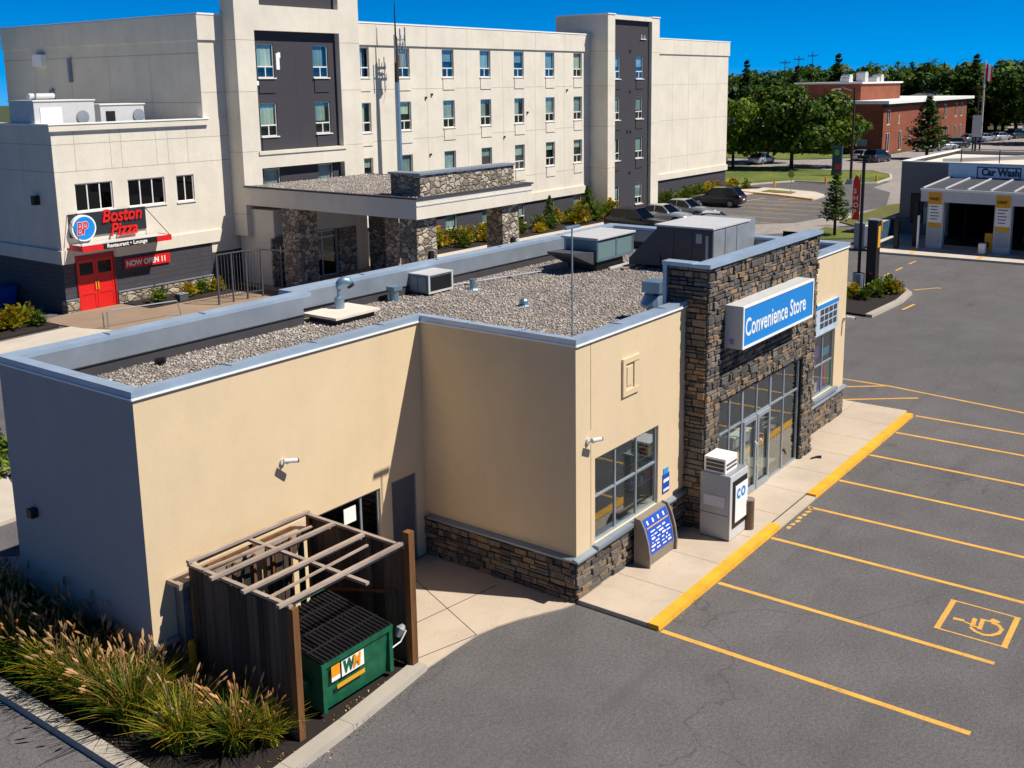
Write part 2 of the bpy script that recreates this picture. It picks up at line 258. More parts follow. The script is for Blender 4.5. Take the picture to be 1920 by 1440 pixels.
# ------------------------------------------------------------------ mesh helpers
ORG = {}
class MB:
    def __init__(s): s.v = []; s.f = []; s.m = []; s.c = []
    def add(s, vs, fs, mi=0):
        b = len(s.v); s.c.append((b, b + len(vs), len(s.f), len(s.f) + len(fs))); s.v += [tuple(p) for p in vs]; s.f += [tuple(b + i for i in f) for f in fs]; s.m += [mi] * len(fs); return s
    def quad(s, a, b, c, d, mi=0): return s.add((a, b, c, d), ((0, 1, 2, 3),), mi)
    def hexa(s, p, mi=0): return s.add(p, ((0, 3, 2, 1), (4, 5, 6, 7), (0, 1, 5, 4), (1, 2, 6, 5), (2, 3, 7, 6), (3, 0, 4, 7)), mi)
    def box(s, x0, x1, y0, y1, z0, z1, mi=0):
        x0, x1 = sorted((x0, x1)); y0, y1 = sorted((y0, y1)); z0, z1 = sorted((z0, z1))
        return s.hexa(((x0, y0, z0), (x1, y0, z0), (x1, y1, z0), (x0, y1, z0), (x0, y0, z1), (x1, y0, z1), (x1, y1, z1), (x0, y1, z1)), mi)
    def prism(s, poly, z0, z1, mi=0):
        n = len(poly); vs = [(x, y, z0) for x, y in poly] + [(x, y, z1) for x, y in poly]
        return s.add(vs, [tuple(range(n))[::-1], tuple(range(n, 2 * n))] + [(i, (i + 1) % n, n + (i + 1) % n, n + i) for i in range(n)], mi)
    def bar(s, a, b, w, h=None, mi=0):
        a, b = Vector(a), Vector(b); d = (b - a).normalized(); h = h or w
        r = d.cross(Vector((0, 0, 1))); r = Vector((1, 0, 0)) if r.length < 1e-3 else r.normalized(); u = r.cross(d)
        P = []
        for q in (a, b): P += [q - r * w / 2 - u * h / 2, q + r * w / 2 - u * h / 2, q + r * w / 2 + u * h / 2, q - r * w / 2 + u * h / 2]
        return s.hexa(P, mi)
    def tube(s, pts, rad, n=8, mi=0, cap=True):
        pts = [Vector(p) for p in pts]; rad = rad if isinstance(rad, (list, tuple)) else [rad] * len(pts); vs = []; fs = []
        for i, p in enumerate(pts):
            d = (pts[min(i + 1, len(pts) - 1)] - pts[max(i - 1, 0)]).normalized(); r = d.cross(Vector((0, 0, 1)))
            r = Vector((1, 0, 0)) if r.length < 1e-3 else r.normalized(); u = r.cross(d)
            for k in range(n): a = 2 * math.pi * k / n; vs.append(p + (r * math.cos(a) + u * math.sin(a)) * rad[i])
        for i in range(len(pts) - 1):
            for k in range(n): fs.append((i * n + k, i * n + (k + 1) % n, (i + 1) * n + (k + 1) % n, (i + 1) * n + k))
        if cap: fs += [tuple(range(n))[::-1], tuple((len(pts) - 1) * n + k for k in range(n))]
        return s.add(vs, fs, mi)
    def pieces(s):
        k = len(s.c)
        if k < 2 or s.c[-1][1] != len(s.v): return None
        V = np.array(s.v); lo = np.array([V[a:b].min(0) for a, b, _, _ in s.c]); hi = np.array([V[a:b].max(0) for a, b, _, _ in s.c]); sz = (hi - lo).max(1)
        gap = np.maximum(0, np.maximum(lo[:, None] - hi[None], lo[None] - hi[:, None])); near = np.sqrt((gap ** 2).sum(2)) <= np.maximum(.02, .5 * np.maximum(sz[:, None], sz[None]))
        lab = -np.ones(k, int); n = 0
        for i in range(k):
            if lab[i] >= 0: continue
            st = [i]; lab[i] = n
            while st:
                j = st.pop(); nb = np.nonzero(near[j] & (lab < 0))[0]; lab[nb] = n; st += list(nb)
            n += 1
        return lab if n > 1 else None
    def build(s, name, mat, parent=None, smooth=False, bevel=0, weld=False):
        lab = s.pieces() if parent is not None and name not in ('blades', 'plumes', 'trunk', 'crown', 'stem', 'foliage', 'picture', 'goods', 'small_print') else None
        if lab is not None:
            first = None
            for q in range(lab.max() + 1):
                t = MB()
                for i in np.nonzero(lab == q)[0]:
                    a, b_, c, d = s.c[i]
                    for mi in sorted(set(s.m[c:d])): pass
                    t.add(s.v[a:b_], [tuple(x - a for x in f) for f in s.f[c:d]]); t.m[-(d - c):] = s.m[c:d]
                ob = t._build(name, mat, parent, smooth, bevel); first = first or ob
            return first
        return s._build(name, mat, parent, smooth, bevel)
    def _build(s, name, mat, parent=None, smooth=False, bevel=0):
        org = ORG.get(parent.name, Vector((0, 0, 0))) if parent else Vector((0, 0, 0))
        me = bpy.data.meshes.new(name); me.from_pydata([(x - org.x, y - org.y, z - org.z) for x, y, z in s.v], [], s.f)
        for m in (mat if isinstance(mat, (list, tuple)) else [mat]): me.materials.append(m)
        me.polygons.foreach_set('material_index', s.m)
        if smooth: me.polygons.foreach_set('use_smooth', [True] * len(me.polygons))
        me.validate(); me.update()
        ob = bpy.data.objects.new(name, me); COL.objects.link(ob)
        if parent: ob.parent = parent
        ORG[ob.name] = org
        if bevel:
            b = ob.modifiers.new('bevel', 'BEVEL'); b.width = bevel; b.segments = 2; b.limit_method = 'ANGLE'
        return ob
def tag(o, label=None, cat=None, group=None, kind=None):
    if label: o['label'] = label
    if cat: o['category'] = cat
    if group: o['group'] = group
    if kind: o['kind'] = kind
    return o
def thing(name, label, cat, loc=(0, 0, 0), group=None):
    o = bpy.data.objects.new(name, None); COL.objects.link(o); o.location = loc; o.empty_display_size = .3
    ORG[o.name] = Vector(loc); return tag(o, label, cat, group)
def B(name, mat, parent, boxes, **k):
    m = MB()
    for b in boxes: m.box(*b)
    return m.build(name, mat, parent, **k)
def struct(name, mb, mat): return tag(mb.build(name, mat), kind='structure')
def sheet(name, poly, z, mat, th=.05):
    m = MB(); m.prism(poly, z - th, z); return struct(name, m, mat)
KIDS = {}
def copy_tree(o, loc=None, rot=None, scale=None, label=None, group=None, top=True):
    c = o.copy(); COL.objects.link(c)
    if top:
        if loc is not None: c.location = loc
        if rot is not None: c.rotation_euler = (0, 0, rot)
        if scale is not None: c.scale = scale if hasattr(scale, '__len__') else (scale,) * 3
        if label: c['label'] = label
        if group: c['group'] = group
    for ch in list(o.children):
        k = copy_tree(ch, top=False); k.parent = c
    return c
def text(name, body, size, mat, parent, origin, xd, ud, extrude=.01, shear=0, bold=0, align='LEFT', sx=1, space=1):
    cu = bpy.data.curves.new(name, 'FONT'); cu.body = body; cu.size = size; cu.extrude = extrude; cu.shear = shear; cu.offset = bold; cu.align_x = align; cu.space_character = space
    cu.resolution_u = 3
    ob = bpy.data.objects.new('tmp', cu); COL.objects.link(ob); dg = bpy.context.evaluated_depsgraph_get(); dg.update()
    me = bpy.data.meshes.new_from_object(ob.evaluated_get(dg)); bpy.data.objects.remove(ob)
    xd = Vector(xd).normalized(); ud = Vector(ud).normalized(); n = xd.cross(ud); og = ORG.get(parent.name, Vector((0, 0, 0)))
    mt = Matrix((xd * sx, ud, n)).transposed().to_4x4(); mt.translation = Vector(origin) - og
    me.transform(mt); me.materials.clear(); me.materials.append(mat); me.name = name
    o = bpy.data.objects.new(name, me); COL.objects.link(o); o.parent = parent; ORG[o.name] = og; return o
def holed(mb, ax, pos, a0, a1, z0, z1, holes, d, mi=0):
    """wall sheet in plane ax=pos with rectangular holes (a0,a1,z0,z1) and reveals of depth d"""
    P = (lambda a, z, e=0: (a, pos + e, z)) if ax == 'y' else (lambda a, z, e=0: (pos + e, a, z))
    A = sorted({a0, a1, *[min(max(h[i], a0), a1) for h in holes for i in (0, 1)]}); Z = sorted({z0, z1, *[min(max(h[i], z0), z1) for h in holes for i in (2, 3)]})
    for i in range(len(A) - 1):
        for j in range(len(Z) - 1):
            ca, cz = (A[i] + A[i + 1]) / 2, (Z[j] + Z[j + 1]) / 2
            if any(h[0] < ca < h[1] and h[2] < cz < h[3] for h in holes): continue
            mb.quad(P(A[i], Z[j]), P(A[i + 1], Z[j]), P(A[i + 1], Z[j + 1]), P(A[i], Z[j + 1]), mi)
    for h in holes:
        c = [(h[0], h[2]), (h[1], h[2]), (h[1], h[3]), (h[0], h[3])]
        for k in range(4):
            (p, q), (r, s) = c[k], c[(k + 1) % 4]; mb.quad(P(p, q), P(r, s), P(r, s, d), P(p, q, d), mi)
def stones(mb, ax, pos, sgn, a0, a1, z0, z1, holes=(), hr=(.09, .2), lr=(.16, .5), th=(.03, .075), skew=.02):
    """irregular ledge stones standing proud of plane ax=pos toward sgn"""
    z = z0
    while z < z1 - .03:
        h = min(rnd.uniform(*hr), z1 - z)
        if z1 - z - h < .05: h = z1 - z
        a = a0 - rnd.uniform(0, .15)
        while a < a1:
            l = rnd.uniform(*lr) * (1.15 if h < .13 else .8); p, q = max(a, a0), min(a + l, a1)
            if q - p > .03:
                sub = [(p, q)]
                for hh in holes:
                    if z + h > hh[2] + .02 and z < hh[3] - .02:
                        ns = []
                        for (s0, s1) in sub:
                            if s1 <= hh[0] or s0 >= hh[1]: ns.append((s0, s1)); continue
                            if s0 < hh[0] - .03: ns.append((s0, hh[0]))
                            if s1 > hh[1] + .03: ns.append((hh[1], s1))
                        sub = ns
                for s0, s1 in sub:
                    t = rnd.uniform(*th); g = .007; parts = [(z + g, z + h - g)]
                    if h > .15 and rnd.random() < .4: zm = z + h * rnd.uniform(.4, .6); parts = [(z + g, zm - g * .5), (zm + g * .5, z + h - g)]
                    for (u0, u1) in parts:
                        e = lambda k=skew: rnd.uniform(-k, k) * min(1, (u1 - u0) / .12)
                        tt = t + rnd.uniform(-.015, .015); x0, x1 = s0 + g, s1 - g
                        cs = [(x0, u0), (x1, u0), (x1, u1), (x0, u1)]; fr = [(x0 + abs(e()) * .5 + .004, u0 + abs(e()) * .7 + .004), (x1 - abs(e()) * .5 - .004, u0 + abs(e()) * .7 + .004), (x1 - abs(e()) * .5 - .004, u1 - abs(e()) * .7 - .004), (x0 + abs(e()) * .5 + .004, u1 - abs(e()) * .7 - .004)]
                        F = [tt + rnd.uniform(-.012, .012) for _ in range(4)]
                        if ax == 'y': P = [(a_, pos, z_) for a_, z_ in cs] + [(a_, pos + sgn * f, z_) for (a_, z_), f in zip(fr, F)]
                        else: P = [(pos, a_, z_) for a_, z_ in cs] + [(pos + sgn * f, a_, z_) for (a_, z_), f in zip(fr, F)]
                        mb.hexa(P)
            a += l
        z += h
def np_mesh(name, V, F, mat, parent=None, smooth=False, origin=None):
    me = bpy.data.meshes.new(name); nv = len(V); nf, k = F.shape
    org = ORG.get(parent.name, Vector((0, 0, 0))) if parent else Vector((0, 0, 0))
    V = V - np.array(org)
    me.vertices.add(nv); me.vertices.foreach_set('co', V.astype(np.float32).ravel())
    me.loops.add(nf * k); me.loops.foreach_set('vertex_index', F.astype(np.int32).ravel())
    me.polygons.add(nf); me.polygons.foreach_set('loop_start', np.arange(0, nf * k, k, dtype=np.int32))
    try: me.polygons.foreach_set('loop_total', np.full(nf, k, dtype=np.int32))
    except Exception: pass
    for m in (mat if isinstance(mat, (list, tuple)) else [mat]): me.materials.append(m)
    if smooth: me.polygons.foreach_set('use_smooth', np.ones(nf, dtype=bool))
    me.update(calc_edges=True); me.validate()
    ob = bpy.data.objects.new(name, me); COL.objects.link(ob)
    if parent: ob.parent = parent
    ORG[ob.name] = org; return ob
def leaf_quads(C, N, size, aspect=.6):
    """one bent leaf (4 corner kite) at each centre C with normal N"""
    n = len(C); N = N / (np.linalg.norm(N, axis=1, keepdims=True) + 1e-9); t = NR.normal(size=(n, 3)); t -= (t * N).sum(1, keepdims=True) * N; t /= np.linalg.norm(t, axis=1, keepdims=True) + 1e-9
    b = np.cross(N, t); s = (size * NR.uniform(.6, 1.3, n))[:, None]
    V = np.stack([C - t * s, C + b * s * aspect + N * s * .15, C + t * s, C - b * s * aspect + N * s * .15], 1).reshape(-1, 3)
    return V, np.arange(n * 4).reshape(n, 4)
def blob_leaves(blobs, per, size, up=.35, shell=.55):
    Cs = []; Ns = []
    for (c, r) in blobs:
        n = max(6, int(per * (np.prod(r) ** (2 / 3)))); d = NR.normal(size=(n, 3)); d /= np.linalg.norm(d, axis=1, keepdims=True)
        rad = NR.uniform(shell, 1.05, n)[:, None]; Cs.append(np.array(c) + d * rad * np.array(r)); Ns.append(d + np.array([0, 0, up]) + NR.normal(size=(n, 3)) * .45)
    return leaf_quads(np.vstack(Cs), np.vstack(Ns), size)
#=====PART2=====

# ================================================================== GROUND
sheet('ground', [(-300, -300), (900, -300), (900, 700), (-300, 700)], -0.02, M_FIELD2, .3)
sheet('parking_lot', [(-60, -60), (99, -60), (99, 60), (-60, 60)], 0.0, M_ASPH, .015)
sheet('road', [(86, -60), (100, -60), (118, 12), (128, 30), (220, 24), (420, 60), (420, 75), (200, 37), (132, 38), (124, 44), (128, 120), (112, 120), (107, 36), (97, 24.5), (90, 24), (86, 21), (74, 17.5), (60, 20), (56, 24), (52, 20), (57, 17), (70, 14)], 0.006, M_ROAD, .004)

# concrete round the store
H, HB, D1, L1, W1 = 5.76, .97, 4.23, 7.25, 4.46
X3, X4, TY, TX0 = 11.48, 15.59, -.54, 4.72
SK = -2.0
m = MB(); m.box(.01, 16.98, SK + .27, 8.9, -.1, .075); struct('sidewalk_base', m, M_MORTAR)
m = MB()
xs = [0, 1.55, 3.25, 4.95, 6.6, 8.3, 10.0, 11.7, 13.4, 15.2, 17.0]
for i in range(len(xs) - 1):
    for (a, b) in ((SK + .28, -.02),):
        m.box(xs[i] + .006, xs[i + 1] - .006, a, b, -.05, .1)
for k in range(5): m.box(15.62, 17.0, .0 + k * 1.8, 1.788 + k * 1.8, -.05, .1)
struct('sidewalk', m, M_CONC)
def kerb(name, pts, w, h, mat, side=1, z0=-.05, label=None):
    mm = MB(); P = [Vector((*p, 0)) for p in pts]; n = len(P); offs = []
    for i in range(n):
        d = (P[min(i + 1, n - 1)] - P[max(i - 1, 0)]).normalized(); offs.append(Vector((-d.y, d.x, 0)) * side)
    for i in range(n - 1):
        a, b = P[i], P[i + 1]; sg = max(1, int((b - a).length / 3.0))
        for k in range(sg):
            g = .004
            p = a.lerp(b, k / sg + g / max(.1, (b - a).length)); q = a.lerp(b, (k + 1) / sg - g / max(.1, (b - a).length)); oa = offs[i].lerp(offs[i + 1], k / sg); ob = offs[i].lerp(offs[i + 1], (k + 1) / sg)
            B_ = [p, q, q + ob * w, p + oa * w]; C_ = [p + oa * .02, q + ob * .02, q + ob * w, p + oa * w]
            mm.hexa([(v.x, v.y, z0) for v in B_] + [(v.x, v.y, h) for v in C_])
    return struct(name, mm, mat)
kerb('kerb', [(0, SK), (6.05, SK)], .27, .11, M_YELK); kerb('kerb', [(6.05, SK), (8.35, SK)], .27, .055, M_CONC); kerb('kerb', [(8.35, SK), (16.75, SK)], .27, .11, M_YELK)
# rear apron of the store with a rounded corner
ap = [(-3.9, 4.2), (-3.9, .92), (-2.3, .9)] + [(-2.3 + 2.3 * math.sin(a), .9 - .9 * (1 - math.cos(a)) - .0) for a in [R(15 * k) for k in range(1, 6)]] + [(0.0, .0), (0.0, 4.2)]
ap = [(-3.9, 4.2), (-3.9, .9), (-2.25, .9), (-1.75, .78), (-1.25, .58), (-.8, .34), (-.4, .12), (-.02, -.0), (-.02, 4.2)]
m = MB(); m.prism(ap, -.05, .03); struct('apron_pavement', m, M_CONC)
m = MB()
for a, b in (((-3.9, 2.4), (-.35, .98 + .9)), ((-2.25, .9), (-.9, 4.2)), ((-2.25, .9), (-3.9, 1.35))): m.bar((*a, .0315), (*b, .0315), .014, .005)
struct('pavement_joint', m, M_MORTAR)
# planting bed with kerbs
bed = [(-8.68, .75), (-5.9, .95), (-3.9, 1.05), (-3.9, 4.0), (-6.9, 4.0), (-6.9, 4.5), (-7.1, 14), (-8.75, 14)]
m = MB(); m.prism(bed, -.05, .06); tag(m.build('mulch', M_MULCH), kind='structure')
kerb('kerb', [(-8.98, 14), (-8.95, 6.2), (-8.93, .9)], .3, .13, M_KERB, -1 if False else 1)
kerb('kerb', [(-8.9, .42), (-7.3, .52), (-5.9, .62), (-3.75, .86)], .33, .12, M_KERB)
m = MB(); m.prism([(-9.6, 14.2), (-4.2, 14.2), (-3.2, 17.2), (-9.6, 17.2)], -.05, .1); struct('sidewalk', m, M_CONC2)
m = MB(); m.prism([(-7.3, 8.7), (0.3, 8.7), (0.3, 9.4), (15.7, 9.4), (17, 11.2), (-5, 11.2), (-7.3, 14)], -.05, .05); struct('sidewalk', m, M_CONC2)

# painted markings
def line(a, b, w=.11, z=.0045, mat=None, name='parking_line'):
    a, b = Vector((*a, 0)), Vector((*b, 0)); d = (b - a).normalized(); n = Vector((-d.y, d.x, 0)) * w / 2; mm = MB(); Z1 = .004
    mm.prism([((a - n).x, (a - n).y), ((b - n).x, (b - n).y), ((b + n).x, (b + n).y), ((a + n).x, (a + n).y)], .0005, Z1)
    return struct(name, mm, mat or M_YEL)
for xl, y1 in ((.05, -7.95), (2.58, -7.75), (5.42, -8.6), (7.72, -8.6), (9.97, -8.6), (12.43, -8.6), (14.87, -8.6), (16.9, -8.6)):
    line((xl, SK - .03), (xl, y1), .12 if xl > 1 else .13)
line((19.84, 1.7), (19.84, -.2)); line((19.84, -.2), (19.1, -5.4)); line((18.7, 1.3), (19.8, -.1)); line((17.3, .6), (18.95, -1.5)); 
for k in range(7): line((6.15 + k * .24, SK - .14 + .02 * (k % 2)), (6.3 + k * .24, SK - .12 - .03 * (k % 3)), .1)
# accessible bay symbol
def pline(mm, pts, w):
    for a, b in zip(pts[:-1], pts[1:]):
        a, b = Vector((*a, 0)), Vector((*b, 0)); d = (b - a).normalized(); n = Vector((-d.y, d.x, 0)) * w / 2; a -= d * w * .3; b += d * w * .3
        q = [a - n, b - n, b + n, a + n]; mm.add([(v.x, v.y, .0045 + .0004 * (len(mm.f) % 5)) for v in q], ((0, 1, 2, 3),))
mm = MB()
pline(mm, [(4.69, -6.41), (4.67, -7.77)], .045); pline(mm, [(3.3, -7.82), (3.31, -6.45)], .045); pline(mm, [(3.32, -6.49), (4.68, -6.46)], .11); pline(mm, [(3.32, -7.76), (4.66, -7.72)], .11)
pline(mm, [(3.90, -6.68), (3.92, -6.83)], .10); pline(mm, [(3.92, -6.8), (3.84, -7.02)], .05); pline(mm, [(4.12, -7.02), (3.80, -7.05)], .09); pline(mm, [(3.84, -7.02), (3.80, -7.14)], .05); pline(mm, [(3.76, -7.2), (4.18, -7.16)], .085); pline(mm, [(4.17, -7.15), (4.2, -7.42)], .06); pline(mm, [(4.28, -7.33), (4.24, -7.43)], .12)
pline(mm, [(3.71, -7.04), (3.61, -7.15), (3.56, -7.31), (3.62, -7.45), (3.78, -7.55), (3.98, -7.57), (4.12, -7.48), (4.14, -7.36)], .075)
struct('accessible_bay_marking', mm, M_YEL)

# ================================================================== CONVENIENCE STORE
S = thing('store_building', 'tan single storey convenience store with stone entrance tower and flat gravel roof', 'store', (0, 0, 0))
win1 = (.72, 3.43, 1.1, 3.02); win2 = (13.0, 14.7, 1.2, 3.12); rdoor = (-1.1, -.3, 0, 2.13); rwin = (-3.3, -1.45, .9, 2.12); door = (5.4, 10.65, 0.0, 3.1)
WD = .22
m = MB()
holed(m, 'y', 0, 0, TX0, HB, H - .1, [win1], .12); holed(m, 'y', 0, X3, X4, HB, H - .1, [win2], .12)
m.quad((0, 0, HB), (0, D1, HB), (0, D1, H - .1), (0, 0, H - .1)); holed(m, 'y', D1, -L1, 0, .03, H - .1, [rdoor, rwin], .12)
m.quad((X4, 0, 0), (X4, 8.9, 0), (X4, 8.9, H - .1), (X4, 0, H - .1))
YB = 8.69; YB2 = 9.25
m.quad((-L1, YB, 0), (.3, YB, 0), (.3, YB, H - .1), (-L1, YB, H - .1)); m.quad((.3, YB2, 0), (X4, 8.9, 0), (X4, 8.9, H - .1), (.3, YB2, H - .1)); m.quad((.3, YB, 0), (.3, YB2, 0), (.3, YB2, H - .1), (.3, YB, H - .1))
m.build('wall', M_TAN, S)
m = MB(); m.quad((-L1, D1, .3), (-L1, D1 + W1, .3), (-L1, D1 + W1, H - .1), (-L1, D1, H - .1)); m.build('end_wall', M_TANSHADE, S)['label'] = 'end wall with its shade painted grey'
# relief frames high on the walls
for (x0, z0) in ((1.78, 4.1), (12.35, 4.25)):
    m = MB(); w, h = .70, .85
    m.box(x0, x0 + w, -.05, 0.002, z0, z0 + .12); m.box(x0, x0 + w, -.05, .002, z0 + h - .12, z0 + h); m.box(x0, x0 + .12, -.05, .002, z0 + .12, z0 + h - .12); m.box(x0 + w - .2, x0 + w, -.03, .002, z0 + .12, z0 + h - .12); m.box(x0 + .22, x0 + w - .27, -.018, .002, z0 + .2, z0 + h - .22)
    m.build('relief_frame', M_TAN, S)
B('control_joint', plain('dark tan joint', '7d6a48', .9), S, [(.55, .562, -.004, 0, 3.7, H - .1), (.55, .562, -.004, .0, HB + .05, 3.4)])  # thin strips in a darker tan along the joint
# stone base
m = MB()
stones(m, 'y', 0, -1, -.04, TX0, .0, HB, hr=(.10, .17)); stones(m, 'x', 0, -1, 0, D1, .0, HB, hr=(.10, .17)); stones(m, 'y', 0, -1, X3, X4, .0, HB, hr=(.1, .17)); stones(m, 'y', D1, -1, -L1, -6.75, 0, HB - .05)
m.build('stone_base', M_LEDGE, S)
m = MB(); m.box(-.0, TX0, 0.0, .05, 0, HB); m.box(0, .05, 0.05, D1, 0, HB); m.box(X3, X4, 0, .05, 0, HB); m.box(-L1 + .01, -L1 + .05, D1 + .01, D1 + W1, 0, .4)
m.build('base_backing', M_MORTAR, S)
def cap(m, a0, a1, ax, pos, sgn, z=HB, out=.13):
    if ax == 'y': m.hexa([(a0, pos, z - .0), (a1, pos, z), (a1, pos + sgn * out, z), (a0, pos + sgn * out, z), (a0, pos, z + .09), (a1, pos, z + .09), (a1, pos + sgn * out, z + .045), (a0, pos + sgn * out, z + .045)])
    else: m.hexa([(pos, a0, z), (pos, a1, z), (pos + sgn * out, a1, z), (pos + sgn * out, a0, z), (pos, a0, z + .09), (pos, a1, z + .09), (pos + sgn * out, a1, z + .045), (pos + sgn * out, a0, z + .045)])
m = MB(); cap(m, -.13, TX0 - .0, 'y', 0, -1); cap(m, 0, D1 - .14, 'x', 0, -1); cap(m, X3, X4 + .1, 'y', 0, -1); cap(m, -L1, -6.78, 'y', D1, -1)
m.build('base_cap', M_COPD, S)
# roof: coping on the parapets, inner faces, membrane, gravel
cw = .27
outline = [(-L1, D1), (0, D1), (0, 0), (TX0 - .0, 0)]
def coping(m, path, w, z, side, lip=.035):
    P = [Vector((*p, 0)) for p in path]; n = len(P); O = []
    for i in range(n):
        ds = []
        if i > 0: ds.append((P[i] - P[i - 1]).normalized())
        if i < n - 1: ds.append((P[i + 1] - P[i]).normalized())
        ns = [Vector((-d.y, d.x, 0)) * side for d in ds]; nn = sum(ns, Vector()); k = nn.length_squared
        O.append(nn * (2 / k if len(ns) == 2 and k > .1 else 1) if len(ns) == 2 else ns[0])
        if len(ns) == 2: O[-1] = (ns[0] + ns[1]) / (1 + ns[0].dot(ns[1]))
    for i in range(n - 1):
        a, b, oa, ob = P[i], P[i + 1], O[i], O[i + 1]
        q = [a - oa * lip, b - ob * lip, b + ob * w, a + oa * w]
        zz = (z, z, z - .03, z - .03)
        m.hexa([(v.x, v.y, z - .13) for v in q] + [(v.x, v.y, t) for v, t in zip(q, zz)])
m = MB()
coping(m, [(X4, 8.9), (.3, YB2), (.3, YB), (-L1, YB), (-L1, D1), (0, D1), (0, 0), (TX0, 0)], cw, H, 1)
coping(m, [(X3, 0), (X4, 0), (X4, 8.9)], cw, H - .004, 1)
m.build('parapet_coping', M_COPING, S)
m = MB()
for a, b in (((-L1, D1), (0, D1)), ((0, 0), (TX0, 0)), ((X3, 0), (X4, 0))): m.box(a[0] - .04, b[0] - (.04 if b[0] == 0 else 0), a[1] - .05, a[1] - .036, H - .155, H - .12)
for y0, y1, xx in ((0, D1, 0), (D1, YB, -L1)): m.box(xx - .05, xx - .036, y0 - .04, y1 - .05, H - .155, H - .12)
m.build('drip_edge', M_SIGNW, S)
m = MB()
for x in (-5.2, -3.1, -1.2): m.box(x, x + .02, D1 - .04, D1 + cw, H - .01, H + .008)
for x in (1.7, 3.6, 13.2): m.box(x, x + .02, -.04, cw, H - .01, H + .008)
for y in (1.4, 2.8): m.box(-.04, cw, y, y + .02, H - .01, H + .008)
for x in (-5, -2.6, 3.0, 6.0, 9, 12.2): m.box(x, x + .02, (YB if x < .3 else YB2 - .03 * (x / 3)) - cw + .02, (YB if x < .3 else YB2 - .023 * x) + .03, H - .01, H + .006)
m.build('coping_seam', M_COPD, S)
ZR = 4.95
m = MB()   # upstand faces
ins = [(X4 - cw, 8.9 - cw), (.3 + .0, YB2 - cw), (.3, YB - cw), (-L1 + cw, YB - cw), (-L1 + cw, D1 + cw), (cw, D1 + cw), (cw, cw), (X4 - cw, cw)]
for (a, b) in zip(ins, ins[1:] + ins[:1]): m.quad((*a, ZR + .25), (*b, ZR + .25), (*b, H - .12), (*a, H - .12))
m.build('parapet_lining', M_COPD, S)
m = MB()
for (a, b) in zip(ins, ins[1:] + ins[:1]): m.quad((*a, ZR - .1), (*b, ZR - .1), (*b, ZR + .26), (*a, ZR + .26))
for (a, b) in zip(ins, ins[1:] + ins[:1]):
    d = (Vector((*b, 0)) - Vector((*a, 0))).normalized(); nn = Vector((-d.y, d.x, 0)) * (1)
    m.quad((*a, ZR + .25), (*b, ZR + .25), (b[0] + nn.x * .035, b[1] + nn.y * .035, ZR + .25), (a[0] + nn.x * .035, a[1] + nn.y * .035, ZR + .25))
m.build('roof_upstand', M_MEMB, S)
m = MB(); m.prism([(-L1 + cw, D1 + cw), (cw, D1 + cw), (cw, cw), (X4 - cw, cw), (X4 - cw, 8.9 - cw), (.3, YB2 - cw), (.3, YB - cw), (-L1 + cw, YB - cw)], ZR - .2, ZR); m.build('roof', M_GRAV, S)
def pebbles(n, zones, z, smin, smax, name, parent):
    pts = []; A = np.array([(x1 - x0) * (y1 - y0) for x0, x1, y0, y1 in zones]); ch = NR.choice(len(zones), n, p=A / A.sum()); Zn = np.array(zones)[ch]
    x = NR.uniform(Zn[:, 0], Zn[:, 1]); y = NR.uniform(Zn[:, 2], Zn[:, 3]); s = NR.uniform(smin, smax, n) ** 1
    base = np.array([(1, 0, 0), (0, 1, 0), (-1, 0, 0), (0, -1, 0), (0, 0, 1), (0, 0, -1)], float)
    V = base[None] * NR.uniform(.6, 1.2, (n, 6, 1)) * s[:, None, None] * np.stack([NR.uniform(.7, 1.6, n), NR.uniform(.6, 1, n), NR.uniform(.4, .8, n)], 1)[:, None, :]
    a = NR.uniform(0, 6.28, n); c, sn = np.cos(a), np.sin(a); X = V[..., 0] * c[:, None] - V[..., 1] * sn[:, None]; Y = V[..., 0] * sn[:, None] + V[..., 1] * c[:, None]
    tl = NR.uniform(-.4, .4, n); Zc = V[..., 2] + X * tl[:, None] * .6
    V = np.stack([X + x[:, None], Y + y[:, None], Zc + z + s[:, None] * .25], -1).reshape(-1, 3)
    f = np.array([(0, 1, 4), (1, 2, 4), (2, 3, 4), (3, 0, 4), (1, 0, 5), (2, 1, 5), (3, 2, 5), (0, 3, 5)]); F = (f[None] + 6 * np.arange(n)[:, None, None]).reshape(-1, 3)
    return tag(np_mesh(name, V, F, M_PEB, parent), kind='stuff')
pebbles(46000, [(-L1 + cw, .3, D1 + cw, YB - cw), (.3, X4 - cw, cw, 8.75)], ZR, .018, .046, 'roof_gravel', S)
# stone tower
TZ = 6.67
m = MB(); stones(m, 'y', TY, -1, TX0 - .03, X3 + .03, .05, TZ - .1, [(door[0], door[1], 0, door[3])], hr=(.09, .2), lr=(.15, .44), th=(.03, .075), skew=.035)
stones(m, 'x', TX0, -1, TY, .5, .05, TZ - .1, hr=(.1, .2), lr=(.2, .55)); m.build('tower_stone', M_LEDGE, S)
m = MB(); holed(m, 'y', TY, TX0, X3, 0, TZ - .1, [(door[0], door[1], 0, door[3])], .3); m.quad((TX0, TY, 0), (TX0, .5, 0), (TX0, .5, TZ - .1), (TX0, TY, TZ - .1)); m.quad((X3, TY, 0), (X3, .5, 0), (X3, .5, TZ - .1), (X3, TY, TZ - .1))
m.quad((TX0 + .2, TY + .32, H - .5), (X3, TY + .32, H - .5), (X3, TY + .32, TZ - .1), (TX0 + .2, TY + .32, TZ - .1)); m.quad((TX0 + .2, TY + .32, H - .8), (TX0 + .2, .5, H - .8), (TX0 + .2, .5, TZ - .1), (TX0 + .2, TY + .32, TZ - .1)); m.box(TX0 + .02, X3 - .02, TY + .33, .3, ZR, H - .15); m.build('tower_backing', M_MORTAR, S)
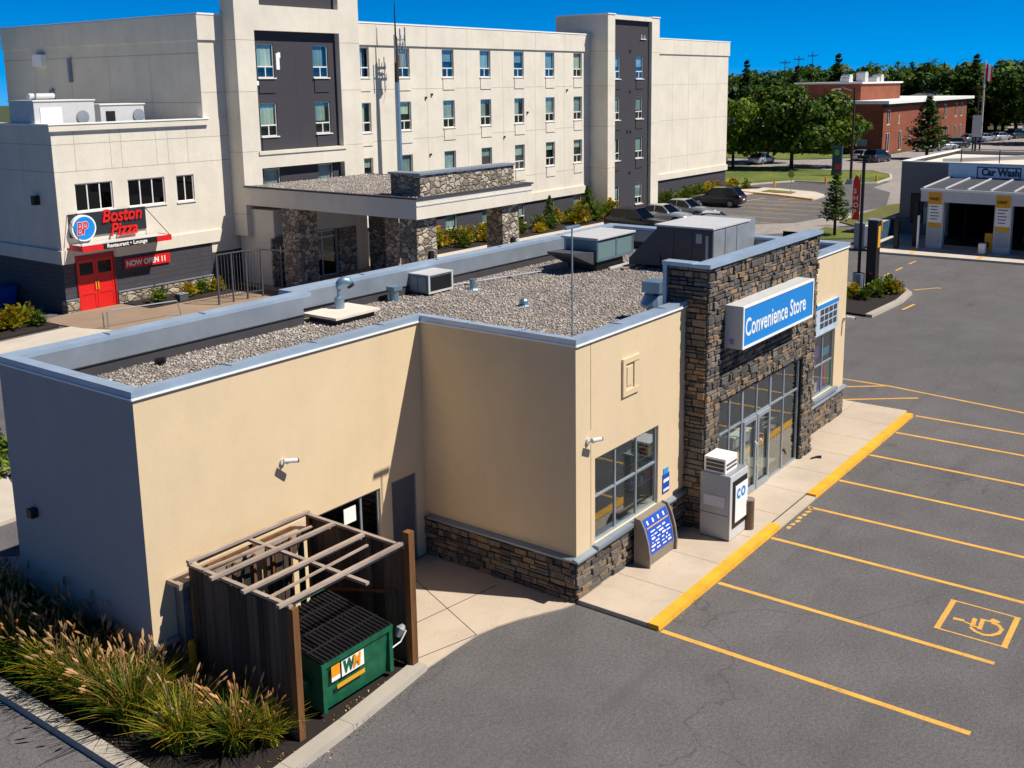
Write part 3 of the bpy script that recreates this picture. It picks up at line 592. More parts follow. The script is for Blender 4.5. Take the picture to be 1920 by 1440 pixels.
m = MB(); m.hexa([(TX0 - .12, TY - .12, TZ - .1), (X3 + .12, TY - .12, TZ - .1), (X3 + .12, TY + .36, TZ - .1), (TX0 - .12, TY + .36, TZ - .1), (TX0 - .12, TY - .12, TZ), (X3 + .12, TY - .12, TZ), (X3 + .12, TY + .36, TZ - .02), (TX0 - .12, TY + .36, TZ - .02)]); m.box(TX0 - .12, TX0 + .24, TY + .36, .62, TZ - .1, TZ - .006)
m.box(TX0 - .1, TX0 + .16, .50, .6, H - .3, TZ - .1); m.build('tower_coping', M_COPING, S)
# interior room
m = MB(); rx0, rx1, ry0, ry1, rz = .25, X4 - .25, .13, 8.4, 3.35
m.quad((rx0, ry1, 0), (rx1, ry1, 0), (rx1, ry1, rz), (rx0, ry1, rz)); m.quad((rx0, ry0, 0), (rx0, ry1, 0), (rx0, ry1, rz), (rx0, ry0, rz)); m.quad((rx1, ry0, 0), (rx1, ry1, 0), (rx1, ry1, rz), (rx1, ry0, rz)); m.quad((rx0, ry0, rz), (rx1, ry0, rz), (rx1, ry1, rz), (rx0, ry1, rz)); m.quad((TX0 + .05, TY + .02, rz + .01), (X3 - .05, TY + .02, rz + .01), (X3 - .05, ry0 + .1, rz + .01), (TX0 + .05, ry0 + .1, rz + .01))
holed(m, 'y', ry0, rx0, rx1, 0, rz, [(win1[0], win1[1], win1[2], win1[3]), (door[0] - .3, door[1] + .3, 0, rz), (win2[0], win2[1], win2[2], win2[3])], .0)
m.build('interior_wall', M_ROOM, S); B('interior_floor', M_FLOOR, S, [(rx0, rx1, ry0, ry1, .085, .1), (TX0 + .1, X3 - .1, TY + .06, ry0, .085, .1)])
# windows of the store
def glazing(parent, name, ax, pos, a0, a1, z0, z1, verts, horiz, fr=.05, dp=.06, mat=None, gmat=None, off=0):
    """frame bars in plane, pane as sub part; verts/horiz: positions of inner bars. horiz entries (z,a0,a1)"""
    mm = MB()
    def bx(p, q, r, s, e=0):
        if ax == 'y': mm.box(p, q, pos - dp / 2 + e, pos + dp / 2 - e, r, s)
        else: mm.box(pos - dp / 2 + e, pos + dp / 2 - e, p, q, r, s)
    bx(a0, a1, z0, z0 + fr); bx(a0, a1, z1 - fr, z1); bx(a0, a0 + fr, z0 + fr, z1 - fr); bx(a1 - fr, a1, z0 + fr, z1 - fr)
    for v in verts:
        v, w, b, t = v if isinstance(v, tuple) else (v, fr, z0, z1); bx(v - w / 2, v + w / 2, b + fr, t - fr, .004)
    for hz in horiz:
        z, p, q = hz if isinstance(hz, tuple) else (hz, a0, a1); bx(p + fr, q - fr, z - fr / 2, z + fr / 2, .008)
    f = mm.build(name, mat or M_ALU, parent)
    g = MB(); e = .006 + off
    if ax == 'y': g.box(a0 + .01, a1 - .01, pos - .004 + off, pos + .004 + off, z0 + .01, z1 - .01)
    else: g.box(pos - .004 + off, pos + .004 + off, a0 + .01, a1 - .01, z0 + .01, z1 - .01)
    g.build('pane', gmat or M_GLASS, f); return f
glazing(S, 'window', 'y', .08, *win1, [win1[0] + (win1[1] - win1[0]) / 3, win1[0] + (win1[1] - win1[0]) * 2 / 3], [2.12])
w2 = glazing(S, 'window', 'y', .08, *win2, [13.82], [2.15]); 
B('window_poster', island_mat('poster colours', ((0, 'c8402c'), (.25, '2f8fb0'), (.5, 'd9c9b0'), (.75, '3a8a50'), (.9, '6a4aa0')), .6, 12, 0), w2, [(13.08 + .26 * i, 13.08 + .26 * i + .22, .095, .10, 1.3 + rnd.uniform(0, .1), 1.6 + rnd.uniform(.0, .6)) for i in range(6)] + [(13.15, 13.6, .095, .1, 2.4, 2.75), (13.95, 14.5, .095, .1, 2.35, 2.6)])
B('window_sill', M_COPD, S, [(12.85, 14.85, -.12, .0, 1.1, 1.2), (.62, 3.53, -.16, .0, 1.02, 1.1)])
gl = glazing(S, 'entrance_glazing', 'y', TY + .09, door[0], door[1], .1, door[3], [(6.2, .05, .1, 3.1), (6.96, .09, .1, 3.1), (7.83, .05, 2.2, 3.1), (8.7, .09, .1, 3.1), (9.6, .05, .1, 3.1)], [2.22])
for (a, b) in ((6.99, 7.81), (7.83, 8.66)):
    d = B('door', M_ALU, S, [(a + .02, a + .1, TY + .02, TY + .07, .12, 2.19), (b - .1, b - .02, TY + .02, TY + .07, .12, 2.19), (a + .1, b - .1, TY + .02, TY + .07, .12, .28), (a + .1, b - .1, TY + .02, TY + .07, 2.09, 2.19)])
    hx = b - .14 if a < 7.5 else a + .14
    hm = MB(); hm.tube([(hx, TY + .02, .8), (hx, TY - .05, .85), (hx, TY - .05, 1.45), (hx, TY + .02, 1.5)], .017, 6); hm.build('handle', M_WHITE, d); B('sticker', plain('teal sticker', '3fa08a', .5), d, [(a + .15, a + .3, TY + .075, TY + .079, 1.05, 1.12)])
B('rear_door', plain('grey steel door', '5a5c63', .5), S, [(rdoor[0] + .03, rdoor[1] - .03, D1 + .05, D1 + .09, .03, rdoor[3] - .03)]); B('rear_door_frame', M_COPD, S, [(rdoor[0], rdoor[0] + .03, D1 + .01, D1 + .1, 0, 2.13), (rdoor[1] - .03, rdoor[1], D1 + .01, D1 + .1, 0, 2.13), (rdoor[0], rdoor[1], D1 + .01, D1 + .1, 2.1, 2.13)])
rw = glazing(S, 'rear_window', 'y', D1 + .08, *rwin, [-2.0], [], gmat=M_GLASSD); B('paper_notice', M_SIGNW, rw, [(-2.5, -2.15, D1 + .06, D1 + .07, 1.6, 1.95)]); B('rear_room', M_DARK, S, [(rwin[0], rwin[1], D1 + .125, D1 + .14, rwin[2], rwin[3])])
# inside the shop
def shelf(x, y, ln, label):
    t = thing('display_shelf', label, 'shelf', (x, y, .1)); B('frame', M_LGREY, t, [(x, x + ln, y, y + .04, .1, 1.45)] + [(x, x + ln, y - .35, y + .35, z, z + .03) for z in (.2, .55, .9, 1.25)])
    m = MB()
    for z in (.23, .58, .93, 1.28):
        a = x + .03
        while a < x + ln - .15:
            w = rnd.uniform(.07, .16); m.box(a, a + w, y - .33, y - .08, z, z + rnd.uniform(.12, .27)); a += w + .01
    tag(m.build('goods', island_mat('packet colours ' + str(x), ((0, 'b53a2a'), (.2, 'd8a83a'), (.4, '3a6aa8'), (.6, 'dcd8cc'), (.8, '3f7f4a')), .5, 12, 0), t), kind='stuff')
shelf(1.0, 2.2, 2.6, 'shelf of packets seen through the window nearest the store corner'); shelf(5.6, 2.4, 2.0, 'shelf of packets inside left of the glass entrance doors'); shelf(8.9, 2.2, 1.7, 'shelf of packets inside right of the glass entrance doors')
c = thing('shop_counter', 'pale counter standing inside behind the right entrance glazing', 'counter', (9.0, .9, .1)); B('base', M_ROOM, c, [(8.95, 10.9, .7, 1.2, .1, .95)]); B('worktop', M_SIGNW, c, [(8.9, 10.95, .65, 1.25, .95, 1.0)])

# ------------------------------------------------------------------ signs and fittings on the store
sg = thing('store_sign', 'blue light box sign reading Convenience Store on the stone tower', 'sign', (5.6, TY, 4.5))
sx0, sx1, sz0, sz1, sy = 5.57, 10.0, 4.5, 5.56, TY - .5
B('cabinet', M_LGREY, sg, [(sx0, sx1, sy, TY - .04, sz0, sz1)], bevel=.01); B('rim', M_SIGNW, sg, [(sx0, sx1, sy - .03, sy, sz0, sz0 + .06), (sx0, sx1, sy - .03, sy, sz1 - .06, sz1), (sx0, sx0 + .06, sy - .03, sy, sz0 + .06, sz1 - .06), (sx1 - .06, sx1, sy - .03, sy, sz0 + .06, sz1 - .06)])
B('face', M_BLUE, sg, [(sx0 + .05, sx1 - .05, sy - .012, sy - .002, sz0 + .05, sz1 - .05)]); B('junction_box', M_COPD, sg, [(sx0 - .03, sx0 - .001, TY - .3, TY - .2, 4.62, 4.72)])
text('lettering', 'Convenience Store', .62, M_SIGNW, sg, (5.72, sy - .014, 4.80), (1, 0, 0), (0, 0, 1), .004, 0, .008, sx=.78, space=1.0)
sg2 = thing('picture_sign', 'pale blue panel of small pictures above the far store window', 'sign', (12.85, 0, 3.2))
B('panel', plain('pale sign board', 'b9c8d6', .5), sg2, [(12.8, 14.66, -.09, 0, 3.2, 4.15)]); B('header', M_BLUE, sg2, [(12.8, 14.66, -.1, -.091, 4.03, 4.15)])
m = MB()
for i in range(4):
    for j in range(3): m.box(13.15 + i * .36, 13.43 + i * .36, -.1, -.091, 3.4 + j * .21, 3.56 + j * .21)
m.build('picture', plain('dark picture', '3c4249', .6, var=.4, scale=20), sg2)
ps = thing('wall_sticker_sign', 'small blue and white notice beside the stone tower', 'sign', (3.78, 0, 1.3)); B('plate', M_BOARD, ps, [(3.64, 3.95, -.02, 0, 1.25, 1.72)]); B('strip', M_SIGNW, ps, [(3.66, 3.93, -.026, -.021, 1.72 - .2, 1.72 - .12), (3.66, 3.93, -.026, -.021, 1.3, 1.36)]); B('lid', plain('cyan plate', '3aa2d8', .5), ps, [(3.68, 3.9, -.02, 0, 1.72, 1.86)])
def camera_fix(name, label, base, nd, axis):
    t = thing(name, label, 'security camera', base); b = Vector(base); n = Vector(nd); ax_ = Vector(axis).normalized()
    m = MB(); m.tube([b, b + n * .05], .07, 12); m.tube([b + n * .04, b + n * .16, b + n * .2 + Vector((0, 0, .03))], .022, 6); m.build('bracket', M_LGREY, t)
    c0 = b + n * .2 + Vector((0, 0, .06)); m = MB(); m.tube([c0 - ax_ * .1, c0 + ax_ * .17], .048, 12); m.build('body', M_LGREY, t, smooth=False); m = MB(); m.tube([c0 + ax_ * .165, c0 + ax_ * .2], .044, 12); m.build('lens', M_BLACK, t)
camera_fix('security_camera', 'white bullet camera alone on the sunlit rear wall', (-4.12, D1, 3.55), (0, -1, 0), (.9, -.35, -.15)); camera_fix('security_camera', 'white bullet camera above the store window by the front corner', (.42, 0, 3.5), (0, -1, 0), (.95, -.2, -.1)); camera_fix('security_camera', 'dark tipped camera sticking out at the far end of the storefront', (15.4, 0, 3.3), (0, -1, 0), (.3, -.9, -.1))
t = thing('wall_light', 'small dark box light low on the shaded end wall', 'wall light', (-7.25, 7.86, 2.7)); B('housing', M_BLACK, t, [(-7.4, -7.25, 7.78, 7.95, 2.63, 2.8)]); B('lens', M_COPD, t, [(-7.38, -7.27, 7.8, 7.93, 2.61, 2.63)])

# roof objects
def cylv(name, label, cat, x, y, parts, group=None):
    t = thing(name, label, cat, (x, y, ZR), group)
    for (nm, pts, rad, n, mt) in parts:
        m = MB(); m.tube([(x + a, y + b, ZR + c) for a, b, c in pts], rad, n); m.build(nm, mt, t, smooth=False)
    return t
hc = thing('roof_hatch', 'flat pale plywood covered kerb beneath the gooseneck vent', 'hatch', (1.3, 8.1, ZR)); B('curb', M_MEMB, hc, [(.65, 1.95, 7.6, 8.62, ZR, ZR + .16)]); B('cover', M_PALEW, hc, [(.52, 2.08, 7.5, 8.72, ZR + .16, ZR + .22)])
t = thing('gooseneck_vent', 'blue grey gooseneck vent with dark mouth near the parapet jog', 'roof vent', (1.45, 8.35, ZR + .22)); zz = ZR + .22
m = MB(); m.tube([(1.45, 8.35, zz), (1.45, 8.35, zz + .28)], .13, 16); m.tube([(1.45, 8.35, zz + .28), (1.45, 8.35, zz + .32)], [.13, .06], 16, cap=False); m.build('base', M_GALV, t, smooth=False)
m = MB(); m.tube([(1.45, 8.35, zz + .3), (1.45, 8.35, zz + .52)], .05, 12); m.build('neck', M_GALV, t); m = MB(); pp = [(1.45 + .0 + .17 * (1 - math.cos(a)) * .8, 8.35 - .17 * (1 - math.cos(a)) * .5, zz + .5 + .2 * math.sin(a)) for a in [R(18 * k) for k in range(0, 9)]]; m.tube(pp, [.06, .09, .115, .125, .13, .13, .125, .12, .11], 14); m.build('hood', M_GALV, t, smooth=True)
m = MB(); m.tube([pp[-1], (pp[-1][0] + .03, pp[-1][1] - .03, pp[-1][2] - .08)], .1, 12); m.build('mouth', M_BLACK, t)
t = thing('capped_vent', 'short round vent with square hooded cap beside the small roof unit', 'roof vent', (3.7, 8.55, ZR)); m = MB(); m.tube([(3.7, 8.55, ZR), (3.7, 8.55, ZR + .3)], .13, 14); m.build('pipe', M_GALV, t); B('cap', M_GALV, t, [(3.54, 3.88, 8.4, 8.7, ZR + .3, ZR + .42)]); B('mouth', M_BLACK, t, [(3.86, 3.885, 8.43, 8.66, ZR + .31, ZR + .39)])
cylv('pipe_vent', 'thin pipe vent on a round flashing right of the small roof unit', 'roof vent', 6.15, 7.75, [('flashing', [(0, 0, 0), (0, 0, .05)], [.2, .16], 16, M_GALV), ('pipe', [(0, 0, .04), (0, 0, .32)], .09, 12, M_GALV)])
cylv('ball_vent', 'small dome topped vent alone in the middle of the gravel', 'roof vent', 5.1, 5.1, [('flashing', [(0, 0, 0), (0, 0, .05)], [.17, .14], 16, M_GALV), ('dome', [(0, 0, .04), (0, 0, .1), (0, 0, .16), (0, 0, .21), (0, 0, .235)], [.09, .12, .115, .075, .02], 16, M_GALV)])
cylv('roof_drain', 'small black scupper pipe against the rear parapet of the low wing', 'drain', -4.2, 8.0, [('pipe', [(0, .1, .1), (.15, -.05, .12)], .075, 10, M_BLACK)])
t = thing('condenser_unit', 'small boxy condenser with black louvred side on the gravel roof', 'rooftop unit', (4.7, 8.2, ZR)); x0, x1, y0, y1, z0, z1 = 4.68, 5.72, 8.15, 8.95, ZR + .06, ZR + .58
B('casing', metal_mat('blue grey casing', '6b7f8e', .45, .3), t, [(x0, x1, y0, y1, z0, z1)], bevel=.01); B('lid', M_LGREY, t, [(x0 - .02, x1 + .02, y0 - .02, y1 + .02, z1, z1 + .03)]); B('grille', M_BLACK, t, [(x0 + .1, x1 - .08, y0 - .012, y0 - .001, z0 + .07, z1 - .05)]); B('corner_trim', M_LGREY, t, [(x0 - .012, x0 + .05, y0 - .014, y0 - .001, z0, z1), (x1 - .05, x1 + .012, y0 - .014, y0 - .001, z0, z1), (x0 + .05, x1 - .05, y0 - .014, y0 - .001, z0, z0 + .06)]); B('skid', M_BLACK, t, [(x0 + .1, x0 + .2, y0, y1, ZR, z0), (x1 - .2, x1 - .1, y0, y1, ZR, z0)])
B('access_panel', M_COPD, t, [(x0 - .01, x0 - .001, y0 + .1, y0 + .38, z0 + .06, z1 - .06), (x0 - .01, x0 - .001, y0 + .42, y1 - .05, z0 + .06, z1 - .06)])
# screened unit
t = thing('screened_roof_unit', 'roof unit with pale flat lid and teal mesh side panels on a black curb', 'rooftop unit', (11.5, 6.8, ZR)); x0, x1, y0, y1, z0, z1 = 10.45, 12.65, 6.2, 7.5, ZR + .33, ZR + 1.02
B('casing', M_GALV, t, [(x0 + .04, x1 - .04, y0 + .04, y1, z0, z1)]); B('lid', M_LGREY, t, [(x0 - .05, x1 + .06, y0 - .05, y1 + .05, z1, z1 + .07)], bevel=.01); xm = (x0 + x1) / 2 + .05
B('side_panel', M_TEAL, t, [(x0 + .1, xm - .04, y0 + .02, y0 + .038, z0 + .08, z1 - .04), (xm + .04, x1 - .08, y0 + .02, y0 + .038, z0 + .08, z1 - .04), (x0 + .02, x0 + .038, y0 + .1, y1 - .1, z0 + .08, z1 - .04)]); B('frame', M_GALV, t, [(x0, x1, y0, y0 + .039, z0, z0 + .07), (x0, x0 + .07, y0, y0 + .039, z0 + .07, z1), (xm - .035, xm + .035, y0, y0 + .039, z0 + .07, z1), (x1 - .07, x1, y0, y0 + .039, z0 + .07, z1)])
B('curb', M_BLACK, t, [(x0 + .1, x1 - .5, y0 + .1, y1 - .1, ZR, z0)]); m = MB(); m.hexa([(x0 - .9, y0 + .3, z0 + .3), (x0, y0 + .1, z0 - .1), (x0, y1, z0 - .1), (x0 - .9, y1, z0 + .3), (x0 - .9, y0 + .3, z0 + .36), (x0, y0 + .1, z0 + .32), (x0, y1, z0 + .32), (x0 - .9, y1, z0 + .36)]); m.build('intake_hood', M_UNIT, t); B('conduit', M_LGREY, t, [(x0 + .6, x1 + 1.0, y0 - .1, y0 - .03, ZR + .02, ZR + .09)])
# big unit
t = thing('large_roof_unit', 'large dark grey roof unit with sloping duct behind the stone tower', 'rooftop unit', (13.2, 3.8, ZR)); x0, x1, y0, y1, z0, z1 = 12.0, 14.6, 3.0, 4.97, ZR + .2, ZR + 1.4
B('casing', M_UNIT, t, [(x0, x1, y0, y1, z0, z1)]); B('lid', M_LGREY, t, [(x0 - .05, x1 + .05, y0 - .05, y1 + .05, z1, z1 + .05)]); B('side_panel', M_STEELG, t, [(x0 + .04, x0 + .82, y0 - .02, y0 - .001, z0 + .05, z1 - .03), (x0 + .86, x0 + 1.65, y0 - .02, y0 - .001, z0 + .05, z1 - .03), (x0 + 1.69, x1 - .04, y0 - .02, y0 - .001, z0 + .05, z1 - .03)])
B('access_panel', plain('unit door grey', '3d3f46', .5), t, [(x0 - .02, x0 - .001, y0 + .05, y0 + .66, z0 + .05, z1 - .05), (x0 - .02, x0 - .001, y0 + .7, y0 + 1.3, z0 + .05, z1 - .05), (x0 - .02, x0 - .001, y0 + 1.34, y1 - .04, z0 + .05, z1 - .05)]); B('nameplate', M_STEELG, t, [(x0 - .03, x0 - .021, y0 + .35, y0 + .55, z1 - .45, z1 - .15), (x0 - .03, x0 - .021, y0 + .12, y0 + .22, z0 + .15, z1 - .2)]); B('base_rail', M_BLACK, t, [(x0 + .05, x1 - .05, y0 + .05, y1 - .05, ZR, z0)])
m = MB(); m.hexa([(x0 - .1, y1 - .2, ZR + .15), (x0 + .9, y1 - .2, ZR + .15), (x0 + .9, y1 + .95, ZR + .1), (x0 - .1, y1 + .95, ZR + .1), (x0 + .1, y1, z1 - .05), (x0 + .9, y1, z1 - .05), (x0 + .9, y1 + .95, ZR + .3), (x0 - .1, y1 + .95, ZR + .3)]); m.build('duct', M_UNIT, t)
B('rear_hood', M_STEELG, t, [(x1 + .05, x1 + .72, y0 + .1, y1 - .1, z0 + .2, z1 + .02)])
t = thing('exhaust_fan', 'blue grey mushroom exhaust fan beside the stone tower', 'roof vent', (5.6, 1.35, ZR)); m = MB(); m.tube([(5.6, 1.35, ZR), (5.6, 1.35, ZR + .35)], .22, 14); m.build('curb', M_BLACK, t); m = MB(); m.tube([(5.6, 1.35, ZR + .35), (5.6, 1.35, ZR + .42), (5.6, 1.35, ZR + .66)], [.38, .38, .28], 18); m.build('shroud', M_GALV, t); B('motor_box', M_GALV, t, [(5.35, 5.85, 1.1, 1.6, ZR + .72, ZR + 1.0)]); m = MB(); m.tube([(5.6, 1.35, ZR + .64), (5.6, 1.35, ZR + .74)], .07, 8); m.build('spindle', M_BLACK, t)
t = thing('roof_mast', 'thin steel mast with flat bar top standing at the front roof corner', 'mast', (.42, .36, ZR)); m = MB(); m.tube([(.42, .36, ZR), (.42, .36, 7.95)], .018, 8); m.build('pole', M_STEELG, t); B('head', M_GALV, t, [(.17, .67, .32, .4, 7.94, 8.0)], bevel=.01)

# ------------------------------------------------------------------ things on the sidewalk
t = thing('vending_freezer', 'tall white and grey vending cabinet standing by the stone tower', 'vending machine', (4.9, -1.0, .1)); x0, x1, y0, y1 = 4.42, 5.37, -1.36, -.6
B('cabinet', M_STEELG, t, [(x0, x1, y0, y1, .12, 1.72)], bevel=.015); B('front_panel', M_LGREY, t, [(x0 + .0, x1, y0 - .03, y0 - .001, .12, 1.72)], bevel=.008); B('door', M_BLACK, t, [(x0 + .12, x1 - .06, y0 - .045, y0 - .031, .38, 1.56)]); p = B('poster', M_SIGNW, t, [(x0 + .24, x1 - .04, y0 - .055, y0 - .046, .5, 1.42)]); text('lettering', 'co', .5, M_BLUE, t, (x0 + .3, y0 - .058, 1.08), (1, 0, 0), (0, 0, 1), .002, 0, .012, sx=.9, space=1.15)
B('label', plain('pale label', 'b8bcc2', .5, var=.12, scale=30), t, [(x0 - .012, x0 - .001, y0 + .1, y1 - .1, .92, 1.18)]); B('panel_seam', M_MEMB, t, [(x0 - .006, x0 - .001, y0 + .02, y1 - .02, .72, .73)])
t = thing('cooling_unit', 'white louvred box sitting on top of the vending cabinet', 'cooler unit', (4.9, -1, 1.72)); B('casing', M_SIGNW, t, [(4.48, 5.12, -1.22, -.66, 1.72, 2.1)], bevel=.015); B('louvre', plain('brown slot', '54483c', .6), t, [(4.465, 4.479, -1.18, -.72, 1.78, 1.85), (4.465, 4.479, -1.18, -.72, 1.88, 1.95), (4.465, 4.479, -1.18, -.72, 1.98, 2.04), (4.54, 5.06, -1.235, -1.221, 1.92, 1.96), (4.54, 5.06, -1.235, -1.221, 1.82, 1.86)])
t = thing('menu_board', 'taupe pedestal board with a slanted blue price panel under the window', 'sign board', (2.8, -.3, .1)); prof = [(-.14, .1), (-.55, .1), (-.56, .36), (-.51, .68), (-.41, 1.0), (-.30, 1.2), (-.14, 1.22)]
for xx in (2.12, 3.36):
    m = MB(); n = len(prof); m.add([(xx, y, z) for y, z in prof] + [(xx + .05, y, z) for y, z in prof], [tuple(range(n)), tuple(range(n, 2 * n))[::-1]] + [(i, n + i, n + (i + 1) % n, (i + 1) % n) for i in range(n)]); m.build('side_panel', M_TAUPE, t)
inn = [(-.14, .12), (-.49, .12), (-.50, .34), (-.45, .67), (-.35, .97), (-.26, 1.16), (-.14, 1.19)]
m = MB(); n = len(inn); m.add([(2.17, y, z) for y, z in inn] + [(3.36, y, z) for y, z in inn], [(i, n + i, n + (i + 1) % n, (i + 1) % n) for i in range(n)]); m.build('casing', M_TAUPE, t)
def onb(x, s):  # point on the slanted face, s 0..1 bottom to top
    pr = inn[2:6]; ln = [0]
    for a, b in zip(pr[:-1], pr[1:]): ln.append(ln[-1] + math.dist(a, b))
    d = s * ln[-1]
    for i in range(3):
        if d <= ln[i + 1] + 1e-6: f = (d - ln[i]) / (ln[i + 1] - ln[i]); return Vector((x, pr[i][0] + (pr[i + 1][0] - pr[i][0]) * f, pr[i][1] + (pr[i + 1][1] - pr[i][1]) * f))
def patch(m, x0, x1, s0, s1, off):
    k = 6
    for i in range(k):
        a, b = s0 + (s1 - s0) * i / k, s0 + (s1 - s0) * (i + 1) / k; o_ = Vector((0, -off, off * .3)); m.quad(onb(x0, a) + o_, onb(x1, a) + o_, onb(x1, b) + o_, onb(x0, b) + o_)
m = MB(); patch(m, 2.25, 3.3, .02, .97, .008); m.build('face', M_BOARD, t); m = MB(); patch(m, 2.3, 3.26, .70, .735, .012); m.build('stripe', M_YPL, t)
m = MB()
for r_ in range(6):
    x = 2.3 + rnd.uniform(0, .1)
    while x < 3.1: w = rnd.uniform(.05, .2); patch(m, x, x + w, .10 + r_ * .095, .10 + r_ * .095 + rnd.uniform(.025, .05), .014); x += w + rnd.uniform(.04, .12)
for c_ in range(4): patch(m, 2.36 + c_ * .24, 2.42 + c_ * .24, .79, .9, .014)
tag(m.build('small_print', M_SIGNW, t), kind='stuff')
t = thing('litter_bin', 'narrow round brown litter bin behind the vending cabinet', 'litter bin', (5.4, -1.5, .1)); m = MB(); m.tube([(5.42, -1.42, .1), (5.42, -1.42, .84)], .13, 18); m.build('body', M_BRONZE, t); m = MB(); m.tube([(5.42, -1.42, .84), (5.42, -1.42, .87)], [.14, .13], 18); m.tube([(5.42, -1.42, .868), (5.42, -1.42, .872)], .09, 18); m.build('rim', M_TAUPE, t)
t = thing('door_stop_block', 'small dark object lying on the sidewalk past the entrance', 'debris', (10.9, -.9, .1)); m = MB(); m.tube([(10.85, -.85, .13), (11.05, -.95, .14), (11.12, -1.05, .13)], [.02, .03, .05], 8); m.build('body', M_BLACK, t)

# ------------------------------------------------------------------ refuse enclosure
E_ = thing('refuse_enclosure', 'dark weathered board enclosure with an open grey timber lattice top', 'enclosure', (-5.3, 2.5, 0)); ex0, ex1, ey0, ey1, ez = -6.66, -3.86, 1.15, 3.84, 2.47
m = MB(); y = ey0
while y < ey1:
    w = rnd.uniform(.12, .2); m.box(ex0 - .02 + rnd.uniform(-.006, .006), ex0 + .012, y, min(y + w, ey1) - .008, .05, ez - .06 + rnd.uniform(-.02, .02)); y += w
m.build('left_fence', M_WOODD, E_)
m = MB(); y = ey0
while y < ey1:
    w = rnd.uniform(.12, .2); m.box(ex1 - .02, ex1 + .012 + rnd.uniform(-.006, .006), y, min(y + w, ey1) - .008, .05, ez - .02 + rnd.uniform(-.02, .02)); y += w
m.build('right_fence', M_WOODD, E_)
m = MB(); x = ex0
while x < ex1:
    w = rnd.uniform(.13, .2)
    if rnd.random() < .8: m.box(x, min(x + w, ex1) - .01, ey1 - .02, ey1 + .01, .05, ez - .35 + rnd.uniform(-.03, .03))
    x += w + .02
m.build('rear_fence', M_WOODD, E_)
for (x, y, z1, wd) in ((ex0 + .02, ey0 - .02, ez - .02, .13), (ex1 + .0, ey0 - .02, ez + .3, .15), (ex0 + .03, ey1 - .04, ez - .05, .1), (ex1 - .02, ey1 - .04, ez, .1)):
    m = MB(); m.box(x - wd / 2, x + wd / 2, y - wd / 2, y + wd / 2, .02, z1); m.build('post', M_WOODB, E_)
for x in (-6.2, -5.75, -5.3, -4.85, -4.4):
    m = MB(); m.bar((x, ey1 - .05, .1), (x, ey1 - .05, ez - .3), .05, .04); m.build('stud', M_WOODB, E_)
for i, y in enumerate((ey0 + .06, ey0 + .95, ey0 + 1.8, ey1 - .02)):
    m = MB(); xa, xb = (ex0 - .22 if i < 3 else ex0 - .05), (ex1 - .02 if i in (0, 3) else ex1 - .2); m.bar((xa, y, ez + .06 + rnd.uniform(0, .02)), (xb, y + rnd.uniform(-.06, .06), ez + .07 + rnd.uniform(-.03, .03)), .085, .055); m.bar((xa + .25, y + .07, ez - .02), (xb, y + .07, ez - .01), .05, .08); m.build('rafter', M_WOODG, E_)
for y, tl in ((ey0 + .5, .12), (ey0 + 2.25, -.14)):
    m = MB(); m.bar((ex0 - .05, y, ez + .03), (ex1 - .3 - abs(tl), y + tl, ez + .02), .045, .035); m.build('slat', M_WOODG, E_)
for x, e0, e1 in ((ex0 + .0, 0, 0), (-5.35, -.75, 0), (ex1 - .06, 0, 0)):
    m = MB(); m.bar((x, ey0 + e0 * .0 - (.45 if e0 else 0), ez + .0), (x, ey1 + .02, ez + .0), .08, .05); m.build('cross_beam', M_WOODG, E_)
m = MB(); m.bar((ex1 - .05, ey0 + .3, 1.5), (ex1 - .05, ey1 - .1, .9), .09, .04); m.bar((ex0 + .3, ey1 - .08, ez - .12), (ex1 - .5, ey1 - .08, ez - .1), .06, .04); m.build('brace', M_WOODB, E_)
t = thing('ledge_board', 'weathered plank ledge along the wall behind the enclosure', 'ledge', (-5.3, 4.1, 2.1)); B('plank', M_WOODG, t, [(-6.9, -3.7, 3.9, 4.22, 2.1, 2.17)]); B('fascia', M_WOODG, t, [(-6.9, -3.7, 3.85, 3.9, 2.06, 2.17)])
t = thing('utility_cabinet', 'tall grey metal cabinet fixed to the wall beside the enclosure', 'cabinet', (-6.5, 4.2, .4)); B('body', plain('grey cabinet', '6d6f70', .5), t, [(-6.75, -5.9, 3.98, 4.22, .55, 2.05)]); B('door', plain('grey cabinet door', '77797a', .5), t, [(-6.72, -6.35, 3.965, 3.979, .6, 1.3), (-6.72, -6.35, 3.965, 3.979, 1.32, 1.75)]); B('handle', M_SIGNW, t, [(-6.6, -6.5, 3.95, 3.964, 1.35, 1.38)])
t = thing('bollard', 'yellow pipe bollard leaning against the dark fence', 'bollard', (-6.78, 3.65, 0)); m = MB(); m.tube([(-6.8, 3.75, 0), (-6.8, 3.75, 1.02), (-6.8, 3.75, 1.09)], [.075, .075, .04], 16); m.build('post', paint_mat('dull yellow paint', 'd09a14', '6a5520', .4), t)
# wheeled dumpster
D_ = thing('dumpster', 'dark green front load dumpster with ribbed black lids inside the enclosure', 'dumpster', (-5.1, 2.2, .1)); dx0, dx1, dy0, dy1, f0, f1 = -6.02, -4.33, 1.22, 2.8, 1.08, 1.26
m = MB(); m.hexa([(dx0, dy0 + .06, .16), (dx1, dy0 + .06, .16), (dx1, dy1, .16), (dx0, dy1, .16), (dx0, dy0, f0), (dx1, dy0, f0), (dx1, dy1, f1), (dx0, dy1, f1)]); m.build('body', M_GREEN, D_)
B('rim', M_GREEN, D_, [(dx0 - .03, dx1 + .03, dy0 - .035, dy0 - .001, f0 - .09, f0 + .01)]); B('corner_rib', M_GREEN, D_, [(dx0 - .02, dx0 + .07, dy0 - .03, dy0 + .05, .16, f0 - .09), (dx1 - .07, dx1 + .02, dy0 - .03, dy0 + .05, .16, f0 - .09)])
